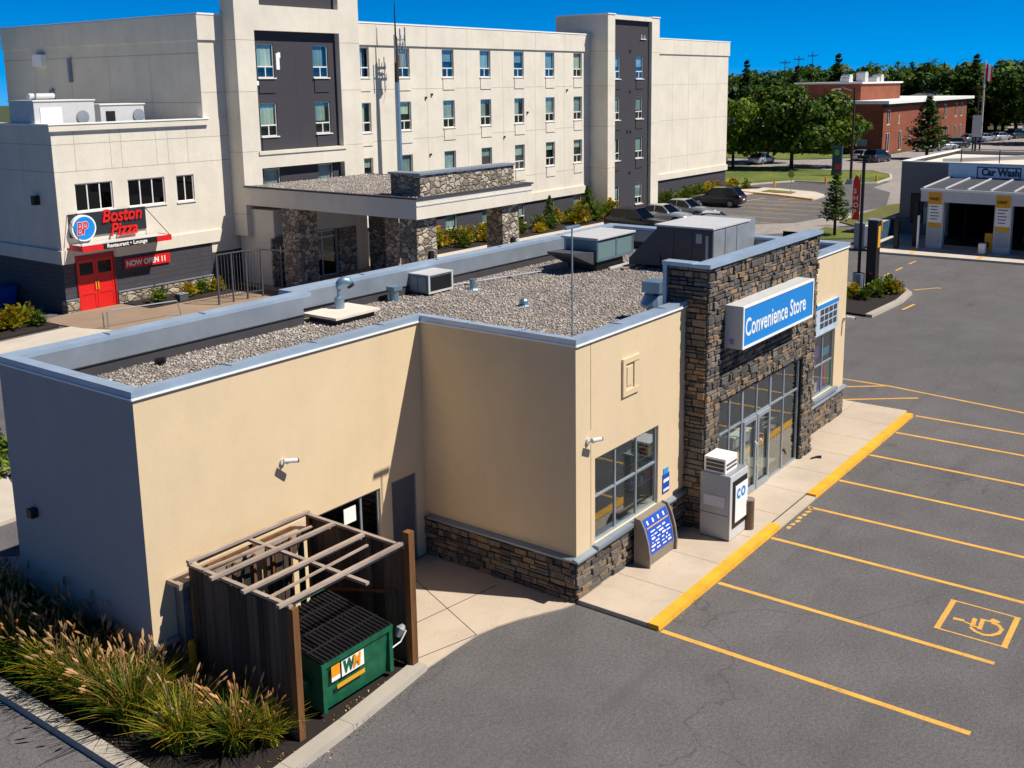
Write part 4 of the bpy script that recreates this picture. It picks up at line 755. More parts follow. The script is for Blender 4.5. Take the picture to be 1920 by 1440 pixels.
for k in range(2):
    a0, a1 = (dx0 + .0, (dx0 + dx1) / 2 - .01) if k == 0 else ((dx0 + dx1) / 2 + .01, dx1); m = MB(); ns = 9
    m.hexa([(a0, dy0 - .02, f0 + .015), (a1, dy0 - .02, f0 + .015), (a1, dy1 + .02, f1 + .015), (a0, dy1 + .02, f1 + .015), (a0, dy0 - .02, f0 + .035), (a1, dy0 - .02, f0 + .035), (a1, dy1 + .02, f1 + .035), (a0, dy1 + .02, f1 + .035)])
    for i in range(ns):
        xx = a0 + (a1 - a0) * (i + .5) / ns; m.tube([(xx, dy0 - .03, f0 + .045), (xx, dy1, f1 + .045)], .03, 8)
    for q in (.22, .5, .78): yy = dy0 + (dy1 - dy0) * q; zq = f0 + (f1 - f0) * q + .055; m.bar((a0, yy, zq), (a1, yy, zq), .03, .03)
    m.build('lid', M_LID, D_, smooth=False)
B('lifting_pocket', M_GREEN, D_, [(dx0 - .14, dx0 - .03, dy0 + .3, dy1 - .3, .55, .72), (dx1 + .03, dx1 + .14, dy0 + .3, dy1 - .3, .55, .72)]); m = MB(); m.tube([(dx0, dy1, f1 + .06), (dx0, dy1 - .1, f1 + .08), (dx0 + .1, dy1 + .05, f1 + .1), (dx1 - .1, dy1 + .05, f1 + .1)], .012, 6); m.build('hinge_rod', M_GREEN, D_)
ss = B('logo_sticker', M_SIGNW, D_, [(-5.60, -5.06, dy0 - .04, dy0 - .036, .67, .96)]); text('letter_w', 'W', .3, M_GREEN, D_, (-5.57, dy0 - .0, .73), (1, 0, 0), (0, 0, 1), .003, .15, .02, sx=.8).location = (0, -.045, 0); text('letter_m', 'M', .3, M_ORANGE, D_, (-5.335, dy0 - .0, .73), (1, 0, 0), (0, 0, 1), .003, .15, .02, sx=.75).location = (0, -.046, 0)
B('warning_sticker', M_ORANGE, D_, [(-5.84, -5.64, dy0 - .04, dy0 - .036, .76, .97)]); B('warning_strip', M_SIGNW, D_, [(-5.84, -5.64, dy0 - .04, dy0 - .036, .68, .759)]); B('stripe', M_YPL, D_, [(-5.72, -5.05, dy0 - .04, dy0 - .036, .5, .58)])
for x in (dx0 + .2, dx1 - .2): m = MB(); m.tube([(x - .03, dy0 + .25, .1), (x + .03, dy0 + .25, .1)], .08, 12); m.build('caster', M_TYRE, D_)
t = thing('plastic_bag', 'grey plastic bag hanging from a wire on the enclosure post', 'bag', (-4.15, 1.25, .75)); m = MB(); m.tube([(-4.32, 1.2, .62), (-4.15, 1.15, .68), (-4.02, 1.12, .86)], .014, 6); m.build('wire', M_SIGNW, t); m = MB(); m.tube([(-4.22, 1.15, .82), (-4.15, 1.13, .95), (-4.08, 1.12, 1.0)], [.05, .1, .04], 7); m.build('sack', plain('grey film', '8f9496', .35), t)

# leaf litter and grit along the kerbs
def litter(name, n, segs, mat, size, z):
    Cs = []
    for i in range(n):
        (x0, y0), (x1, y1) = segs[rnd.randrange(len(segs))]; f = rnd.random(); Cs.append((x0 + (x1 - x0) * f + rnd.gauss(0, .07), y0 + (y1 - y0) * f + rnd.gauss(0, .07), z + rnd.random() * .01))
    Ns = np.zeros((n, 3)); Ns[:, 2] = 1; Ns += NR.normal(size=(n, 3)) * .3; V, F = leaf_quads(np.array(Cs), Ns, size, .6); tag(np_mesh(name, V, F, mat), kind='stuff')
litter('leaf_litter', 260, [((-7.3, .38), (-3.8, .72)), ((-6.0, 1.12), (-4.2, 1.12)), ((-8.5, 1.1), (-8.5, 6)), ((-8.4, 1.2), (-7.0, .95)), ((0.4, -2.12), (6, -2.12)), ((8.5, -2.12), (16.5, -2.12))], island_mat('dry leaf', ((0, '7a5a34'), (.4, 'a08050'), (.7, 'c2a878'), (.9, '5a4630')), .9, 20, 0), .022, .07)
litter('leaf_litter', 200, [((-3.6, 2), (-.4, 3.9)), ((.4, -2.3), (16, -2.3)), ((-3, .8), (-.4, .1)), ((3, -5), (12, -6))], island_mat('grit', ((0, 'b8aea0'), (.5, '8c8276'), (.8, '4a4440')), .9, 20, 0), .010, .012)
t = thing('roof_conduit', 'thin grey conduit running over the gravel to the screened unit', 'conduit', (8, 7.6, ZR)); m = MB(); m.tube([(5.8, 8.5, ZR + .08), (8.2, 7.9, ZR + .08), (10.5, 7.3, ZR + .08)], .022, 6); m.build('pipe', M_COPD, t); m = MB()
for x, y in ((6.6, 8.3), (8.2, 7.9), (9.6, 7.53)): m = MB(); m.box(x - .06, x + .06, y - .1, y + .1, ZR, ZR + .06); m.build('support_block', M_WOODG, t)
t = thing('roof_plank', 'loose grey planks lying beside the curb of the screened unit', 'plank', (12.2, 5.6, ZR)); m = MB(); m.bar((11.2, 5.75, ZR + .06), (13.2, 5.5, ZR + .07), .12, .04); m.build('board', M_WOODG, t); m = MB(); m.bar((11.5, 5.4, ZR + .06), (12.9, 5.35, ZR + .06), .09, .04); m.build('short_board', M_WOODG, t)

# ================================================================== HOTEL
YH, HZ, HX0, HX1 = 36.6, 14.6, 18.63, 81.98
HT = thing('hotel_building', 'long cream four storey hotel with charcoal panelled towers behind the store', 'hotel', (HX0, YH, 0))
wx = [30.1, 33.81, 38.24, 42.3, 46.29, 50.28, 54.15]; heads = [13.15, 9.75, 6.3]; WW, WH = 1.22, 1.84
holesM = [(x, x + WW, z - WH, z) for x in wx for z in heads] + [(x, x + WW, .35, 2.0) for x in wx[1:]]
m = MB(); sid = 1.9
holed(m, 'y', YH, HX0, HX1, sid, HZ, [h for h in holesM if h[2] > 2], .16)
m.quad((HX0, YH, 0), (HX0, YH + 20, 0), (HX0, YH + 20, HZ), (HX0, YH, HZ)); m.quad((HX1, YH, sid), (HX1, YH + 20, sid), (HX1, YH + 20, HZ), (HX1, YH, HZ)); m.quad((HX0, YH + 20, 0), (HX1, YH + 20, 0), (HX1, YH + 20, HZ), (HX0, YH + 20, HZ))
m.build('wall', M_CREAM, HT)
m = MB(); holed(m, 'y', YH + .06, HX0, HX1, 0, sid, [(h[0], h[1], h[2], sid) for h in holesM if h[2] < 1], .12); m.quad((HX1 - .03, YH + .06, 0), (HX1 - .03, YH + 20, 0), (HX1 - .03, YH + 20, sid), (HX1 - .03, YH + .06, sid)); m.build('siding', M_CHAR, HT)
m = MB(); m.box(HX0 + .01, HX1 + .12, YH - .1, YH, 13.3, HZ + .01); m.box(HX0 - .06, HX0 + .01, YH - .1, YH + 20, 13.3, HZ + .01)
for a, b in ((29.4, 56.4),): m.box(a, b, YH - .12, YH, sid, sid + .62)
m.box(64.9, HX1 + .12, YH - .12, YH, sid, sid + .55); m.build('cornice_band', M_CREAM, HT)
B('roof_edge', M_SIGNW, HT, [(HX0 - .03, HX1 + .15, YH - .13, YH + .25, HZ + .01, HZ + .1), (HX0 - .03, HX0 + .25, YH + .25, YH + 20, HZ + .01, HZ + .1), (HX1 - .2, HX1 + .15, YH + .25, YH + 20, HZ + .01, HZ + .1)]); B('roof', M_GRAV, HT, [(HX0 + .2, HX1 - .2, YH + .25, YH + 19.8, HZ - .6, HZ - .3)])
m = MB(); jm = plain('joint line', 'b0a68f', .9)
for z in (10.55, 7.3, 3.9): m.box(HX0, HX1, YH - .004, YH, z, z + .03)
for x in [31.9, 36.6, 40.8, 44.9, 48.9, 52.8, 67.4, 70.5, 73.6, 76.7, 79.4]: m.box(x, x + .025, YH - .003, YH, 2.6, 13.3)
for x in [31.9, 36.6, 40.8, 44.9, 48.9, 52.8, 67.4, 70.5, 73.6, 76.7, 79.4]: m.box(x, x + .025, YH - .104, YH - .1, 13.3, 14.55)
for z in (12.6, 10.0, 6.6): m.box(HX0 - .004, HX0, YH + .1, YH + 20, z, z + .04)
for y in (41, 45, 49, 53): m.box(HX0 - .003, HX0, y, y + .03, 9.2, 12.6)
m.build('wall_joint', jm, HT)
GM = M_GLASSH
pw = None
def hotel_window(x, y, z, w, h, parent, cf, dark=False):
    f = MB(); fr = .05; zl = z + h * .33
    f.box(x, x + w, y - .03, y + .03, z, z + fr); f.box(x, x + w, y - .03, y + .03, z + h - fr, z + h); f.box(x, x + fr, y - .03, y + .03, z + fr, z + h - fr); f.box(x + w - fr, x + w, y - .03, y + .03, z + fr, z + h - fr)
    f.box(x + fr, x + w - fr, y - .028, y + .028, zl - .035, zl + .035); f.box(x + w / 2 - .03, x + w / 2 + .03, y - .026, y + .026, z + fr, zl - .035); f.box(x - .05, x + w + .05, y - .2, y - .03, z - .07, z - .005)
    o = f.build('window', M_WHITE, parent); g = MB(); g.box(x + .02, x + w - .02, y - .006, y + .006, z + .02, z + h - .02); g.build('pane', M_GLASSH, o)
    c0 = z + h * (.33 + .67 * cf[0]); cc = MB(); n = 7
    for i in range(n):
        a, b = x + .05 + (w * cf[1] - .1) * i / n, x + .05 + (w * cf[1] - .1) * (i + 1) / n; e = .03 * (i % 2); cc.quad((a, y + .08 + e, c0), (b, y + .11 - e, c0), (b, y + .11 - e, z + h - .03), (a, y + .08 + e, z + h - .03))
    cc.build('curtain', M_CURT, o)
def ac(x, y, z, parent, mat, w=WW):
    m = MB(); m.box(x + .02, x + w - .02, y - .06, y, z - .84, z - .2); m.build('vent_panel', mat, parent)
    return m
for i, x in enumerate(wx):
    for j, z in enumerate(heads):
        hotel_window(x, YH + .13, z - WH, WW, WH, HT, (rnd.choice([0, 0, 0, .35, .5]), rnd.choice([1, 1, .7, .85])))
        m = MB(); m.box(x + .02, x + WW + .02, YH - .05, YH, z - WH - .84, z - WH - .14); m.build('vent_panel', M_CREAM, HT); 
    if i: hotel_window(x, YH + .15, .35, WW, 1.55, HT, (0, 1))
DR = MB(); DR.quad((HX0 + .1, YH + .32, .1), (HX1 - .1, YH + .32, .1), (HX1 - .1, YH + .32, 14), (HX0 + .1, YH + .32, 14)); DR.build('dark_room', M_DARK, HT)
# tower with charcoal recesses
def tower(name_, x0, x1, yf, zt, panels, wins, back, rec, zpb=0):
    m = MB(); holed(m, 'y', yf, x0, x1, zpb, zt, panels, rec); m.quad((x0, yf, zpb), (x0, back, zpb), (x0, back, zt), (x0, yf, zt)); m.quad((x1, yf, zpb), (x1, back, zpb), (x1, back, zt), (x1, yf, zt)); m.quad((x0, back, 10), (x1, back, 10), (x1, back, zt), (x0, back, zt)); m.quad((x0, yf, zt), (x1, yf, zt), (x1, back, zt), (x0, back, zt))
    m.build('tower', M_CREAM, HT)
    for p in panels:
        ws = [w for w in wins if p[0] < w[0] < p[1] and w[2] < p[3] and w[3] > p[2]]
        m = MB(); holed(m, 'y', yf + rec, p[0], p[1], p[2], p[3], [(a, b, max(c, p[2]), min(d, p[3])) for a, b, c, d in ws], .12)
        m.box((p[0] + p[1]) / 2 - .012, (p[0] + p[1]) / 2 + .012, yf + rec - .004, yf + rec, p[2], p[3]); m.build('recessed_panel', M_CHARP, HT)
        m = MB(); m.quad((p[0], yf + rec + .25, p[2]), (p[1], yf + rec + .25, p[2]), (p[1], yf + rec + .25, p[3]), (p[0], yf + rec + .25, p[3])); m.build('dark_room', M_DARK, HT)
    for (a, b, c, d) in wins:
        hotel_window(a, yf + rec + .09, c, b - a, d - c, HT, (rnd.choice([0, 0, .1, .3]), rnd.choice([1, 1, .8]))); m = MB(); m.box(a + .02, b - .02, yf + rec - .05, yf + rec, c - .84, c - .16); m.build('vent_panel', M_CHARP, HT)
T1X0, T1X1, T1Y = 20.18, 29.35, 35.43
tower('t', T1X0, T1X1, T1Y, 18.2, [(21.45, 27.72, 7.28, 13.85), (21.45, 27.72, 4.6, 6.35), (21.9, 27.72, 15.2, 18.3)], [(a, b, z - WH, z) for a, b in ((21.86, 23.04), (25.92, 27.1)) for z in (13.15, 9.92)] + [(a, b, 4.75, 6.25) for a, b in ((21.86, 23.04), (25.92, 27.1))], YH, .38, 2.7)
m = MB(); m.box(T1X0 + .02, T1X1 - .02, T1Y + .75, YH, 2.72, 18.0); m.build('tower_core', M_DARK, HT)
B('lintel_trim', M_CREAM, HT, [(21.3, 27.9, T1Y - .07, T1Y, 7.1, 7.28)])
B('peeling_patch', M_SIGNW, HT, [(23.18, 23.42, T1Y + .355, T1Y + .379, 11.75, 12.65), (23.3, 23.5, T1Y + .36, T1Y + .379, 12.4, 12.7), (21.5, 21.95, T1Y + .35, T1Y + .379, 10.9, 11.15), (21.9, 22.3, T1Y + .35, T1Y + .379, 10.72, 10.98)])
T2X0, T2X1, T2Y = 56.46, 64.8, 34.81
tower('t', T2X0, T2X1, T2Y, 16.2, [(57.55, 63.5, 0, 15.85)], [(57.6, 58.8, z - WH, z) for z in (12.95, 9.6, 6.25, 2.3)] + [(61.35, 62.55, z - WH, z) for z in (12.95, 9.6, 6.25, 2.3)], YH + 3.3, .3)
B('tower_coping', M_SIGNW, HT, [(T2X0 - .06, 57.6, T2Y - .06, T2Y + .3, 16.2, 16.28), (63.45, T2X1 + .06, T2Y - .06, T2Y + .3, 16.2, 16.28), (T2X0 - .06, T2X0 + .2, T2Y + .3, YH + 3.3, 16.2, 16.28)])
m = MB()
for z in (10.55, 7.3, 3.9, 13.3): m.box(T2X0 - .004, T2X0, T2Y, YH + 3.3, z, z + .03); m.box(T2X0, 57.55, T2Y - .004, T2Y, z, z + .03); m.box(63.5, T2X1, T2Y - .004, T2Y, z, z + .03); m.box(T1X0 - .004, T1X0, T1Y, YH, z, z + .03); m.box(T1X0, 21.45, T1Y - .004, T1Y, z, z + .03); m.box(27.72, T1X1, T1Y - .004, T1Y, z, z + .03)
m.build('tower_joint', jm, HT)
m = MB()
for x, z in ((60.3, 13.3), (60.3, 10.0), (59.9, 6.7), (60.4, 6.65), (60.3, 3.2), (36.4, 9.9), (37.0, 10.1), (47.8, 8.6), (36.7, 6.1), (44.9, 6.9), (53.1, 10.2)): y = T2Y + .3 if x > 57 else YH; m.box(x, x + .14, y - .1, y, z, z + .14)
m.build('small_fixture', M_BLACK, HT); B('wall_bracket', M_WHITE, HT, [(62.0, 62.9, T2Y + .2, T2Y + .3, 14.35, 14.42), (62.1, 62.16, T2Y + .2, T2Y + .3, 14.42, 14.75), (62.6, 62.66, T2Y + .2, T2Y + .3, 14.42, 14.7)])
B('downpipe', M_SIGNW, HT, [(66.3, 66.4, YH - .12, YH, 4.2, 13.0)]); B('flood_light', M_SIGNW, HT, [(HX0 - .35, HX0, 51.6, 52.6, 12.2, 12.9)]); B('wall_meter', M_COPD, HT, [(HX0 - .2, HX0, 51.0, 51.3, 10.1, 10.8), (HX0 - .2, HX0, 48.8, 49, 11.2, 12.6)])
# glazed entrance below the tower
V = thing('entrance_vestibule', 'cream and stone hotel entrance bay with sliding glass doors under the canopy', 'entrance', (24, 34, 0)); vy = 33.6
m = MB(); holed(m, 'y', vy, 20.5, 27.6, 0, 4.2, [(21.7, 25.1, 0, 2.75)], .3); m.quad((20.5, vy, 0), (20.5, 36.5, 0), (20.5, 36.5, 4.2), (20.5, vy, 4.2)); m.quad((27.6, vy, 0), (27.6, 36.5, 0), (27.6, 36.5, 4.2), (27.6, vy, 4.2)); m.quad((20.5, vy, 4.2), (27.6, vy, 4.2), (27.6, 36.5, 4.2), (20.5, 36.5, 4.2)); m.build('wall', M_CREAM, V)
B('stone_pier', M_FIELD, V, [(20.2, 21.68, vy - .15, vy - .002, 0, 2.7)]); B('stone_pier', M_FIELD, V, [(25.12, 26.5, vy - .15, vy - .002, 0, 2.7)]); B('recess', M_DARK, V, [(21.7, 25.1, vy + .9, vy + .95, 0, 2.75)])
glazing(V, 'sliding_door', 'y', vy + .1, 21.72, 25.08, 0.02, 2.7, [22.85, 23.98], [1.25, 2.3], fr=.09, gmat=M_GLASSD)
# ------------------------------------------------------------------ canopy
CN = thing('entrance_canopy', 'flat gravel topped canopy on field stone columns before the hotel entrance', 'canopy', (24.8, 29, 0)); cx0, cx1, cy0, cy1, cz = 20.15, 29.5, 22.75, 36.2, 5.5
B('fascia', M_CREAM, CN, [(cx0, cx1, cy0, cy0 + .3, cz - 1.05, cz - .08), (cx0, cx0 + .3, cy0 + .3, T1Y - .02, cz - 1.05, cz - .08), (cx1 - .3, cx1, cy0 + .3, T1Y - .02, cz - 1.05, cz - .08)]); B('soffit', M_CREAM, CN, [(cx0 + .3, cx1 - .3, cy0 + .3, T1Y - .02, cz - .95, cz - .85)])
B('reveal', M_LGREY, CN, [(cx0 + .02, cx1 - .02, cy0 - .03, cy0 - .001, cz - .42, cz - .36)])
B('roof_edge', M_MEMB, CN, [(cx0 - .08, cx1 + .08, cy0 - .08, cy0 + .2, cz - .08, cz), (cx0 - .08, cx0 + .2, cy0 + .2, T1Y - .01, cz - .08, cz), (cx1 - .2, cx1 + .08, cy0 + .2, T1Y - .01, cz - .08, cz)]); B('roof', M_GRAV, CN, [(cx0 + .2, cx1 - .2, cy0 + .2, T1Y - .02, cz - .12, cz - .04)])
pebbles(7000, [(cx0 + .2, cx1 - .2, cy0 + .2, T1Y - .1)], cz - .04, .03, .07, 'roof_gravel', CN)
B('stone_parapet', M_FIELD, CN, [(20.85, 28.35, cy0 + .35, cy0 + 1.0, cz - .05, cz + 1.02), (20.85, 21.5, cy0 + 1.0, cy0 + 2.3, cz - .05, cz + 1.02)]); B('parapet_cap', M_COPD, CN, [(20.75, 28.45, cy0 + .25, cy0 + 1.1, cz + 1.02, cz + 1.12), (20.75, 21.6, cy0 + 1.1, cy0 + 2.4, cz + 1.02, cz + 1.12)])
for (x, y, w, d) in ((20.5, cy0 + .35, 1.45, 1.1), (27.3, cy0 + .35, 1.45, 1.1), (20.5, 31.6, 1.3, 1.3), (27.0, 31.6, 1.2, 1.3)): B('column', M_FIELD, CN, [(x, x + w, y, y + d, 0, cz - 1.0)])
B('column_lamp', M_BLACK, CN, [(21.3, 21.55, cy0 + .2, cy0 + .34, 2.3, 2.75)]); B('column_lamp', M_BLACK, CN, [(28.0, 28.25, cy0 + .2, cy0 + .34, 2.2, 2.6)])

# ------------------------------------------------------------------ restaurant
RX0, RX1, RZ, RY = 9.97, 19.3, 9.15, 36.6
RS = thing('restaurant_building', 'two storey cream restaurant wing with red double doors left of the hotel', 'restaurant', (RX0, RY, 0))
rw_ = [(10.93, 12.95, 4.93, 6.3), (13.8, 15.95, 4.9, 6.28), (16.66, 17.75, 4.88, 6.27)]; dr = (10.6, 12.68, 0, 2.8)
m = MB(); RYF = RY - .02
holed(m, 'y', RYF, RX0, T1X0, 2.5, RZ, rw_ + [(dr[0], dr[1], 2.4, 2.8)], .18); m.quad((RX0, RYF, 2.5), (RX0, RY + 19, 2.5), (RX0, RY + 19, RZ), (RX0, RYF, RZ)); m.quad((RX0, RY + .4, RZ - .5), (HX0, RY + .4, RZ - .5), (HX0, RY + 19, RZ - .5), (RX0, RY + 19, RZ - .5)); m.build('wall', M_CREAM, RS)
m = MB(); m.box(RX0 - .14, RX1 - .45, RYF - .15, RYF, RZ - .3, RZ); m.box(RX0 - .14, RX0, RYF, RY + 19, RZ - .3, RZ); m.box(RX0 - .1, dr[0] - .1, RYF - .1, RYF, 2.48, 3.15); m.box(dr[1] + .1, RX1, RYF - .1, RYF, 2.48, 3.15); m.box(RX0 - .1, RX0, RYF, RY + 19, 2.48, 3.15)
m.build('cornice_band', M_CREAM, RS); B('coping', M_SIGNW, RS, [(RX0 - .18, RX1 - .4, RYF - .19, RY + .4, RZ, RZ + .06), (RX0 - .18, RX0 + .3, RY + .4, RY + 19, RZ, RZ + .06)])
m = MB(); sp = RYF + .04; holed(m, 'y', sp, RX0, T1X0, 0, 2.5, [(dr[0], dr[1], 0, 2.5)], .15); m.quad((RX0 + .03, sp, 0), (RX0 + .03, RY + 19, 0), (RX0 + .03, RY + 19, 2.5), (RX0 + .03, sp, 2.5)); m.build('siding', M_CHAR, RS)
m = MB(); m.box(RX0 - .02, dr[0] - .02, RYF - .08, sp, 0, .66); m.box(dr[1] + .05, 18.6, RYF - .08, sp, 0, .66); m.box(RX0 - .02, RX0 + .03, sp, RY + .4, 0, .66); m.build('stone_base', M_FIELD, RS); B('base_cap', M_COPD, RS, [(dr[1] + .05, 18.65, RYF - .12, RYF + .0, .66, .72), (RX0 - .06, dr[0] - .02, RYF - .12, RYF, .66, .72)])
m = MB()
for z in (8.2, 6.9): m.box(RX0, T1X0, RYF - .004, RYF, z, z + .03); m.box(RX0 - .004, RX0, RYF, RY + 19, z, z + .03)
for x in (11.1, 13.0, 13.6, 15.6, 16.3, 17.5): m.box(x, x + .025, RYF - .003, RYF, 6.9, 8.85)
m.build('wall_joint', jm, RS)
for k, w in enumerate(rw_):
    n = 3 if k < 2 else 2; glazing(RS, 'window', 'y', RYF + .1, *w, [w[0] + (w[1] - w[0]) * i / n for i in range(1, n)], [], fr=.06, mat=M_WHITE, gmat=M_GLASSD)
    B('dark_room', M_DARK, RS, [(w[0], w[1], RYF + .19, RYF + .2, w[2], w[3])]); B('window_sill', M_WHITE, RS, [(w[0] - .05, w[1] + .05, RYF - .06, RYF, w[2] - .08, w[2])])
B('door_frame', M_DRED, RS, [(dr[0], dr[0] + .06, RYF - .03, RYF + .1, 0, 2.8), (dr[1] - .06, dr[1], RYF - .03, RYF + .1, 0, 2.8), (dr[0] + .06, dr[1] - .06, RYF - .03, RYF + .1, 2.55, 2.8)])
for a, b in ((dr[0] + .07, 11.63), (11.65, dr[1] - .07)):
    d = B('door', M_RED, RS, [(a, b, RYF + .02, RYF + .07, .02, .12), (a, b, RYF + .02, RYF + .07, 2.4, 2.54), (a, a + .12, RYF + .02, RYF + .07, .12, 2.4), (b - .12, b, RYF + .02, RYF + .07, .12, 2.4), (a + .12, b - .12, RYF + .02, RYF + .07, .8, .95), (a + .12, b - .12, RYF + .02, RYF + .07, 1.7, 1.8), (a + .12, b - .12, RYF + .045, RYF + .065, .12, .8), (a + .12, b - .12, RYF + .04, RYF + .065, .95, 1.7)])
    B('pane', M_CGLASS, d, [(a + .12, b - .12, RYF + .04, RYF + .05, 1.8, 2.4)]); B('handle', M_YPL, d, [(b - .08, b - .03, RYF - .03, RYF + .019, 1.0, 1.4)] if a < 11 else [(a + .03, a + .08, RYF - .03, RYF + .019, 1.0, 1.4)])
B('wall_lamp', M_BLACK, RS, [(RX0 - .3, RX0, 38.1, 38.4, 5.3, 5.75)])
sg = thing('restaurant_sign', 'black sign with round BP emblem and red Boston Pizza lettering', 'sign', (12.5, RYF, 4.2)); B('panel', plain('sign charcoal', '222a30', .5), sg, [(10.45, 14.62, RYF - .08, RYF - .01, 3.72, 4.86)])
m = MB(); C0 = (11.05, 4.16)
def disc(m, r, y0, y1, n=32): m.add([(C0[0] + r * math.cos(2 * math.pi * i / n), y0, C0[1] + r * math.sin(2 * math.pi * i / n)) for i in range(n)] + [(C0[0] + r * math.cos(2 * math.pi * i / n), y1, C0[1] + r * math.sin(2 * math.pi * i / n)) for i in range(n)], [tuple(range(n)), tuple(range(n, 2 * n))[::-1]] + [(i, n + i, n + (i + 1) % n, (i + 1) % n) for i in range(n)])
disc(m, .64, RYF - .3, RYF - .08); m.build('emblem_rim', M_SIGNW, sg); m = MB(); disc(m, .56, RYF - .32, RYF - .301); m.build('emblem_disc', M_BLUE, sg)
text('emblem_outline', 'BP', .88, M_SIGNW, sg, (10.62, RYF - .325, 3.86), (1, 0, 0), (0, 0, 1), .002, .15, .03, sx=.68, space=.85); text('emblem_letters', 'BP', .88, M_RED, sg, (10.62, RYF - .333, 3.86), (1, 0, 0), (0, 0, 1), .002, .15, .008, sx=.68, space=.85)
text('lettering', 'Boston', .9, M_RED, sg, (12.1, RYF - .12, 4.3), (1, 0, 0), (0, 0, 1), .04, .28, .016, sx=.86); text('lettering', 'Pizza', .9, M_RED, sg, (12.5, RYF - .12, 3.58), (1, 0, 0), (0, 0, 1), .04, .28, .016, sx=.86)
aw = thing('entrance_awning', 'red steel awning with white small lettering over the red doors', 'awning', (13, RYF, 3.2)); ya = RYF - 1.25
B('canopy_frame', M_LGREY, aw, [(10.35, 15.2, ya + .05, RYF - .11, 3.34, 3.4)]); B('fascia', M_RED, aw, [(10.3, 11.4, ya, ya + .05, 3.14, 3.42), (14.4, 15.25, ya, ya + .05, 3.14, 3.42), (10.3, 10.35, ya + .05, RYF - .11, 3.14, 3.42), (15.2, 15.25, ya + .05, RYF - .11, 3.14, 3.42)]); B('sign_band', M_BLACK, aw, [(11.4, 14.4, ya + .01, ya + .05, 3.14, 3.42)])
text('lettering', 'Restaurant • Lounge', .27, M_SIGNW, aw, (11.6, ya - .0, 3.2), (1, 0, 0), (0, 0, 1), .004, 0, .006, sx=1.0)
m = MB(); m.tube([(15.2, ya + .1, 3.42), (14.6, RYF - .02, 4.85)], .02, 5); m.tube([(10.35, ya + .1, 3.42), (10.4, RYF - .02, 4.85)], .02, 5); m.build('tie_rod', M_BLACK, aw)
bn = thing('banner', 'red banner reading NOW OPEN on the charcoal siding', 'banner', (14.5, RYF, 2)); B('cloth', M_RED, bn, [(13.2, 15.88, RYF - .06, RYF - .03, 1.78, 2.3)]); text('lettering', 'NOW OPEN 11', .40, M_SIGNW, bn, (13.3, RYF - .065, 1.9), (1, 0, 0), (0, 0, 1), .003, 0, .012, sx=.86)
for (nm, lb, x0, x1, y0, y1, z0, z1) in (('rooftop_unit', 'larger white rooftop unit with sloped end on the restaurant roof', 9.95, 13.1, 37.8, 40, RZ - .4, 10.25), ('rooftop_unit', 'smaller white rooftop unit with a dark opening on the restaurant roof', 13.4, 15.9, 37.8, 39.6, RZ - .4, 10.0)):
    t = thing(nm, lb, 'rooftop unit', ((x0 + x1) / 2, y0, RZ - .4)); B('casing', M_LGREY, t, [(x0, x1, y0, y1, z0, z1)], bevel=.02); B('lid', M_WHITE, t, [(x0 - .05, x1 + .05, y0 - .05, y1 + .05, z1, z1 + .06)])
    m = MB(); m.tube([((x0 + x1) / 2 + .9, y0 - .02, z0 + .7), ((x0 + x1) / 2 + .9, y0 - .06, z0 + .7)], .33, 16); m.build('fan_cover', M_STEELG, t); B('access_panel', M_SIGNW if x0 < 12 else M_BLACK, t, [(x0 + .3, x0 + (1.4 if x0 < 12 else .8), y0 - .03, y0 - .001, z0 + .2, z1 - .3)])
t = thing('duct_pipe', 'short white pipe lying on top of the larger restaurant roof unit', 'pipe', (11.5, 39, 10.4)); m = MB(); m.tube([(10.4, 39.0, 10.5), (11.8, 39.2, 10.5)], .13, 12); m.build('pipe', M_LGREY, t); B('strap', M_COPD, t, [(10.7, 10.74, 38.85, 39.2, 10.3, 10.64)])
# pole with aerials before the hotel
t = thing('antenna_pole', 'tall pale steel pole topped by crossarms and aerials before the hotel facade', 'pole', (32.5, 35.4, 0)); px, py = 32.5, 35.4
m = MB(); m.tube([(px, py, 0), (px, py, 11)], [.2, .16], 12); m.build('shaft', M_GALV, t); m = MB(); m.tube([(px, py, 11), (px, py, 13.8)], [.15, .11], 10); m.build('wooden_top', M_TRUNK, t); m = MB(); m.tube([(px, py, 13.8), (px, py, 15.9)], [.06, .025], 6); m.build('whip_aerial', M_BLACK, t)
for z, l in ((13.6, .85), (12.9, .9), (12.0, .5)): m = MB(); m.bar((px - .1, py, z), (px + l, py, z + .02), .08); [m.tube([(px + l - .05 - .32 * k, py, z), (px + l - .05 - .32 * k, py, z + .3)], .035, 6) for k in range(2)]; m.build('crossarm', M_COPD, t)
for k, (dx, z0, z1) in enumerate(((-.22, 12.2, 13.9), (.3, 12.9, 14.3), (.75, 12.3, 14.4), (.55, 13.0, 13.5))): m = MB(); m.tube([(px + dx, py - .1, z0), (px + dx, py - .1, z1)], .045, 6); m.bar((px, py, (z0 + z1) / 2), (px + dx, py - .1, (z0 + z1) / 2), .05); m.build('aerial', M_COPD, t)
m = MB(); m.tube([(px + .25, py, 11.9), (px + .25, py, 12.7)], .16, 12); m.build('transformer_can', M_TAUPE, t); m = MB(); m.tube([(px + .8, py, 13.7), (px + .82, py, 12.4), (px + .5, py, 11.4)], .015, 4); m.build('cable', M_BLACK, t)

